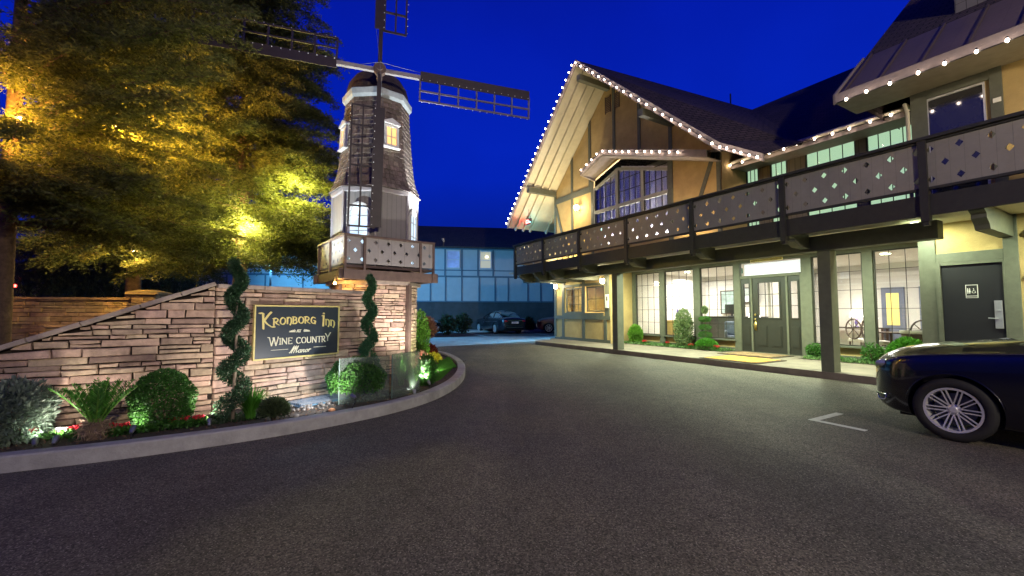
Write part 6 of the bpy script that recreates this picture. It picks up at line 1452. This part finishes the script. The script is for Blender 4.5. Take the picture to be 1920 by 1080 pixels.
    for i in range(2, 5): b.add([Vector(p) + Vector((0, 0, .006)) for p in sec[i][2:9]] + [Vector(p) + Vector((0, 0, .006)) for p in sec[i + 1][2:9]], [(k, k + 1, 8 + k, 7 + k) for k in range(6)])
    b.build('roof', paint, car, smooth=True, uv=False)
    for sg in (0, 10):
        b = MB()
        for i in range(len(sec) - 1): 
            idx = 2 if sg == 0 else 8; b.beam(Vector(sec[i][idx]), Vector(sec[i + 1][idx]), .05, .035)
        for xx in (-2.05, -3.2): i0 = 1 if xx > -2.5 else 4; b.beam(Vector(sec[i0][0 if sg == 0 else 10]), Vector(sec[i0 + (1 if xx > -2.5 else 0)][2 if sg == 0 else 8]), .05, .06)
        b.build('pillars', paint, car, uv=False)
    b = MB(); b.box(-3.9, -1.9, -.7, .7, .5, .9); b.build('cabin_interior', m_rubber, car, uv=False)
    for x, y in ((xf, .835), (xf, -.835), (xr, .835), (xr, -.835)): wheel(car, x, y, r, rim, detail=detail)
    for sg in (-1, 1):
        b = MB(); b.ball((0, 0, 0), .10, 12, 8, .72); hl = b.build('headlight', M('headlight_glass', (.55, .58, .6), .2, 20, .08, metal=.6, coat=1), car, smooth=True, loc=(-.27, sg * .70, .80), rot=(0, .12, sg * -.75), uv=False); hl.scale = (.9, 1.7, .85)
        b = MB(); b.ball((0, 0, 0), .035, 10, 6); q_ = b.build('projector', m_chrome, hl, smooth=True, loc=(.07, 0, 0), uv=False)
        b = MB(); b.tube([(-.13, sg * .74, .42), (-.17, sg * .78, .35), (-.25, sg * .85, .355), (-.27, sg * .87, .42), (-.13, sg * .742, .42)], .009, 6); b.build('fog_light_bezel', m_chrome, car, smooth=True, uv=False)
        b = MB(); b.ball((-1.98, sg * 1.04, 1.03), .085, 10, 8, .75); b.tube([(-1.98, sg * .92, .98), (-1.98, sg * 1.0, 1.0)], .02, 6); b.build('door_mirror', paint, car, smooth=True, uv=False)
        b = MB(); b.tube([(-2.1, sg * .958, .80), (-4.0, sg * .962, .83)], .006, 6); b.build('door_moulding', m_chrome, car, uv=False)
        b = MB(); b.tube([(-1.78, sg * .958, .86), (-1.80, sg * .968, .76), (-1.83, sg * .966, .72), (-1.74, sg * .958, .66)], [.004, .016, .012, .004], 8); b.build('fender_vent', m_chrome, car, smooth=True, uv=False)
        if detail:
            b = MB(); b.tube([(-2.75, sg * .955, .88), (-2.80, sg * .985, .885), (-2.95, sg * .985, .885), (-3.0, sg * .955, .88)], .011, 8); b.build('door_handle', m_chrome, car, smooth=True, uv=False)
            b = MB(); b.tube([(xf + math.cos(a) * (r + .05), sg * (.952), r + .005 + math.sin(a) * (r + .05)) for a in np.linspace(.15, PI - .15, 24)], .006, 6); b.build('arch_lip', paint, car, smooth=True, uv=False)
            b = MB(); b.tube([(-1.52, sg * .15 + .3, 1.19), (-1.74, sg * .2 + .05, 1.27)], .008, 6); b.tube([(-1.48, sg * .15 + .38, 1.185), (-1.70, sg * .2 - .1, 1.26)], .005, 6); b.build('wiper', m_black, car, uv=False)
    b = MB(); b.box(-.03, .005, -.32, .32, .42, .62)
    for k in range(9): b.box(.0, .012, -.30 + k * .07, -.285 + k * .07, .43, .61)
    b.build('grille', m_chrome, car, uv=False)
    if tail or 1:
        for sg in (-1, 1):
            b = MB(); b.ball((0, 0, 0), .13, 12, 8, .55); tl = b.build('tail_light', M('tail_red', (.55, .02, .02), .2, 10, .15, coat=1), car, smooth=True, loc=(-L + .07, sg * .62, .86), uv=False); tl.scale = (.6, 1.3, 1)
        b = MB(); b.box(-L - .012, -L + .03, -.26, .26, .70, .83); b.build('number_plate', M('plate_white', (.7, .75, .85), .1, 9, .4), car, uv=False)
        b = MB(); b.box(-L - .008, -L + .02, -.55, .55, .885, .905); b.box(-L - .01, -L + .03, -.62, .62, .44, .46); b.build('boot_trim', m_chrome, car, uv=False)
    return car
ca = math.atan2(U.y, U.x)
fw = gp(1789, 829, 0); front = fw + U * .88 + N * .95
sedan('dark midnight blue saloon with double-spoke alloy wheels parked by the inn', (front.x, front.y, 0), ca, m_paint)
m_blk = M('black_car_paint', (.012, .013, .018), .1, 3, .25, coat=1); m_mar = M('maroon_car_paint', (.10, .012, .012), .1, 3, .3, coat=1)
rear = gp(966, 627, 0); fr2 = rear + Vector((-.46, .888, 0)) * 4.7
sedan('black saloon seen from behind in the blue-lit car park', (fr2.x, fr2.y, 0), math.atan2(.888, -.46), m_blk, L=4.7, detail=False)
nose = Vector((1.75, 30.0, 0)); sedan('maroon saloon half hidden behind the inn corner', (nose.x, nose.y + .5, 0), math.atan2(.1, -1), m_mar, L=4.8, detail=False)
nose = gp(817, 632, 0); sedan('dark car mostly hidden behind the shrub and windmill base', (nose.x, nose.y + .3, 0), math.atan2(-.3, 1), m_blk, L=4.7, detail=False)
print('leaves', nA, nB_, nC)
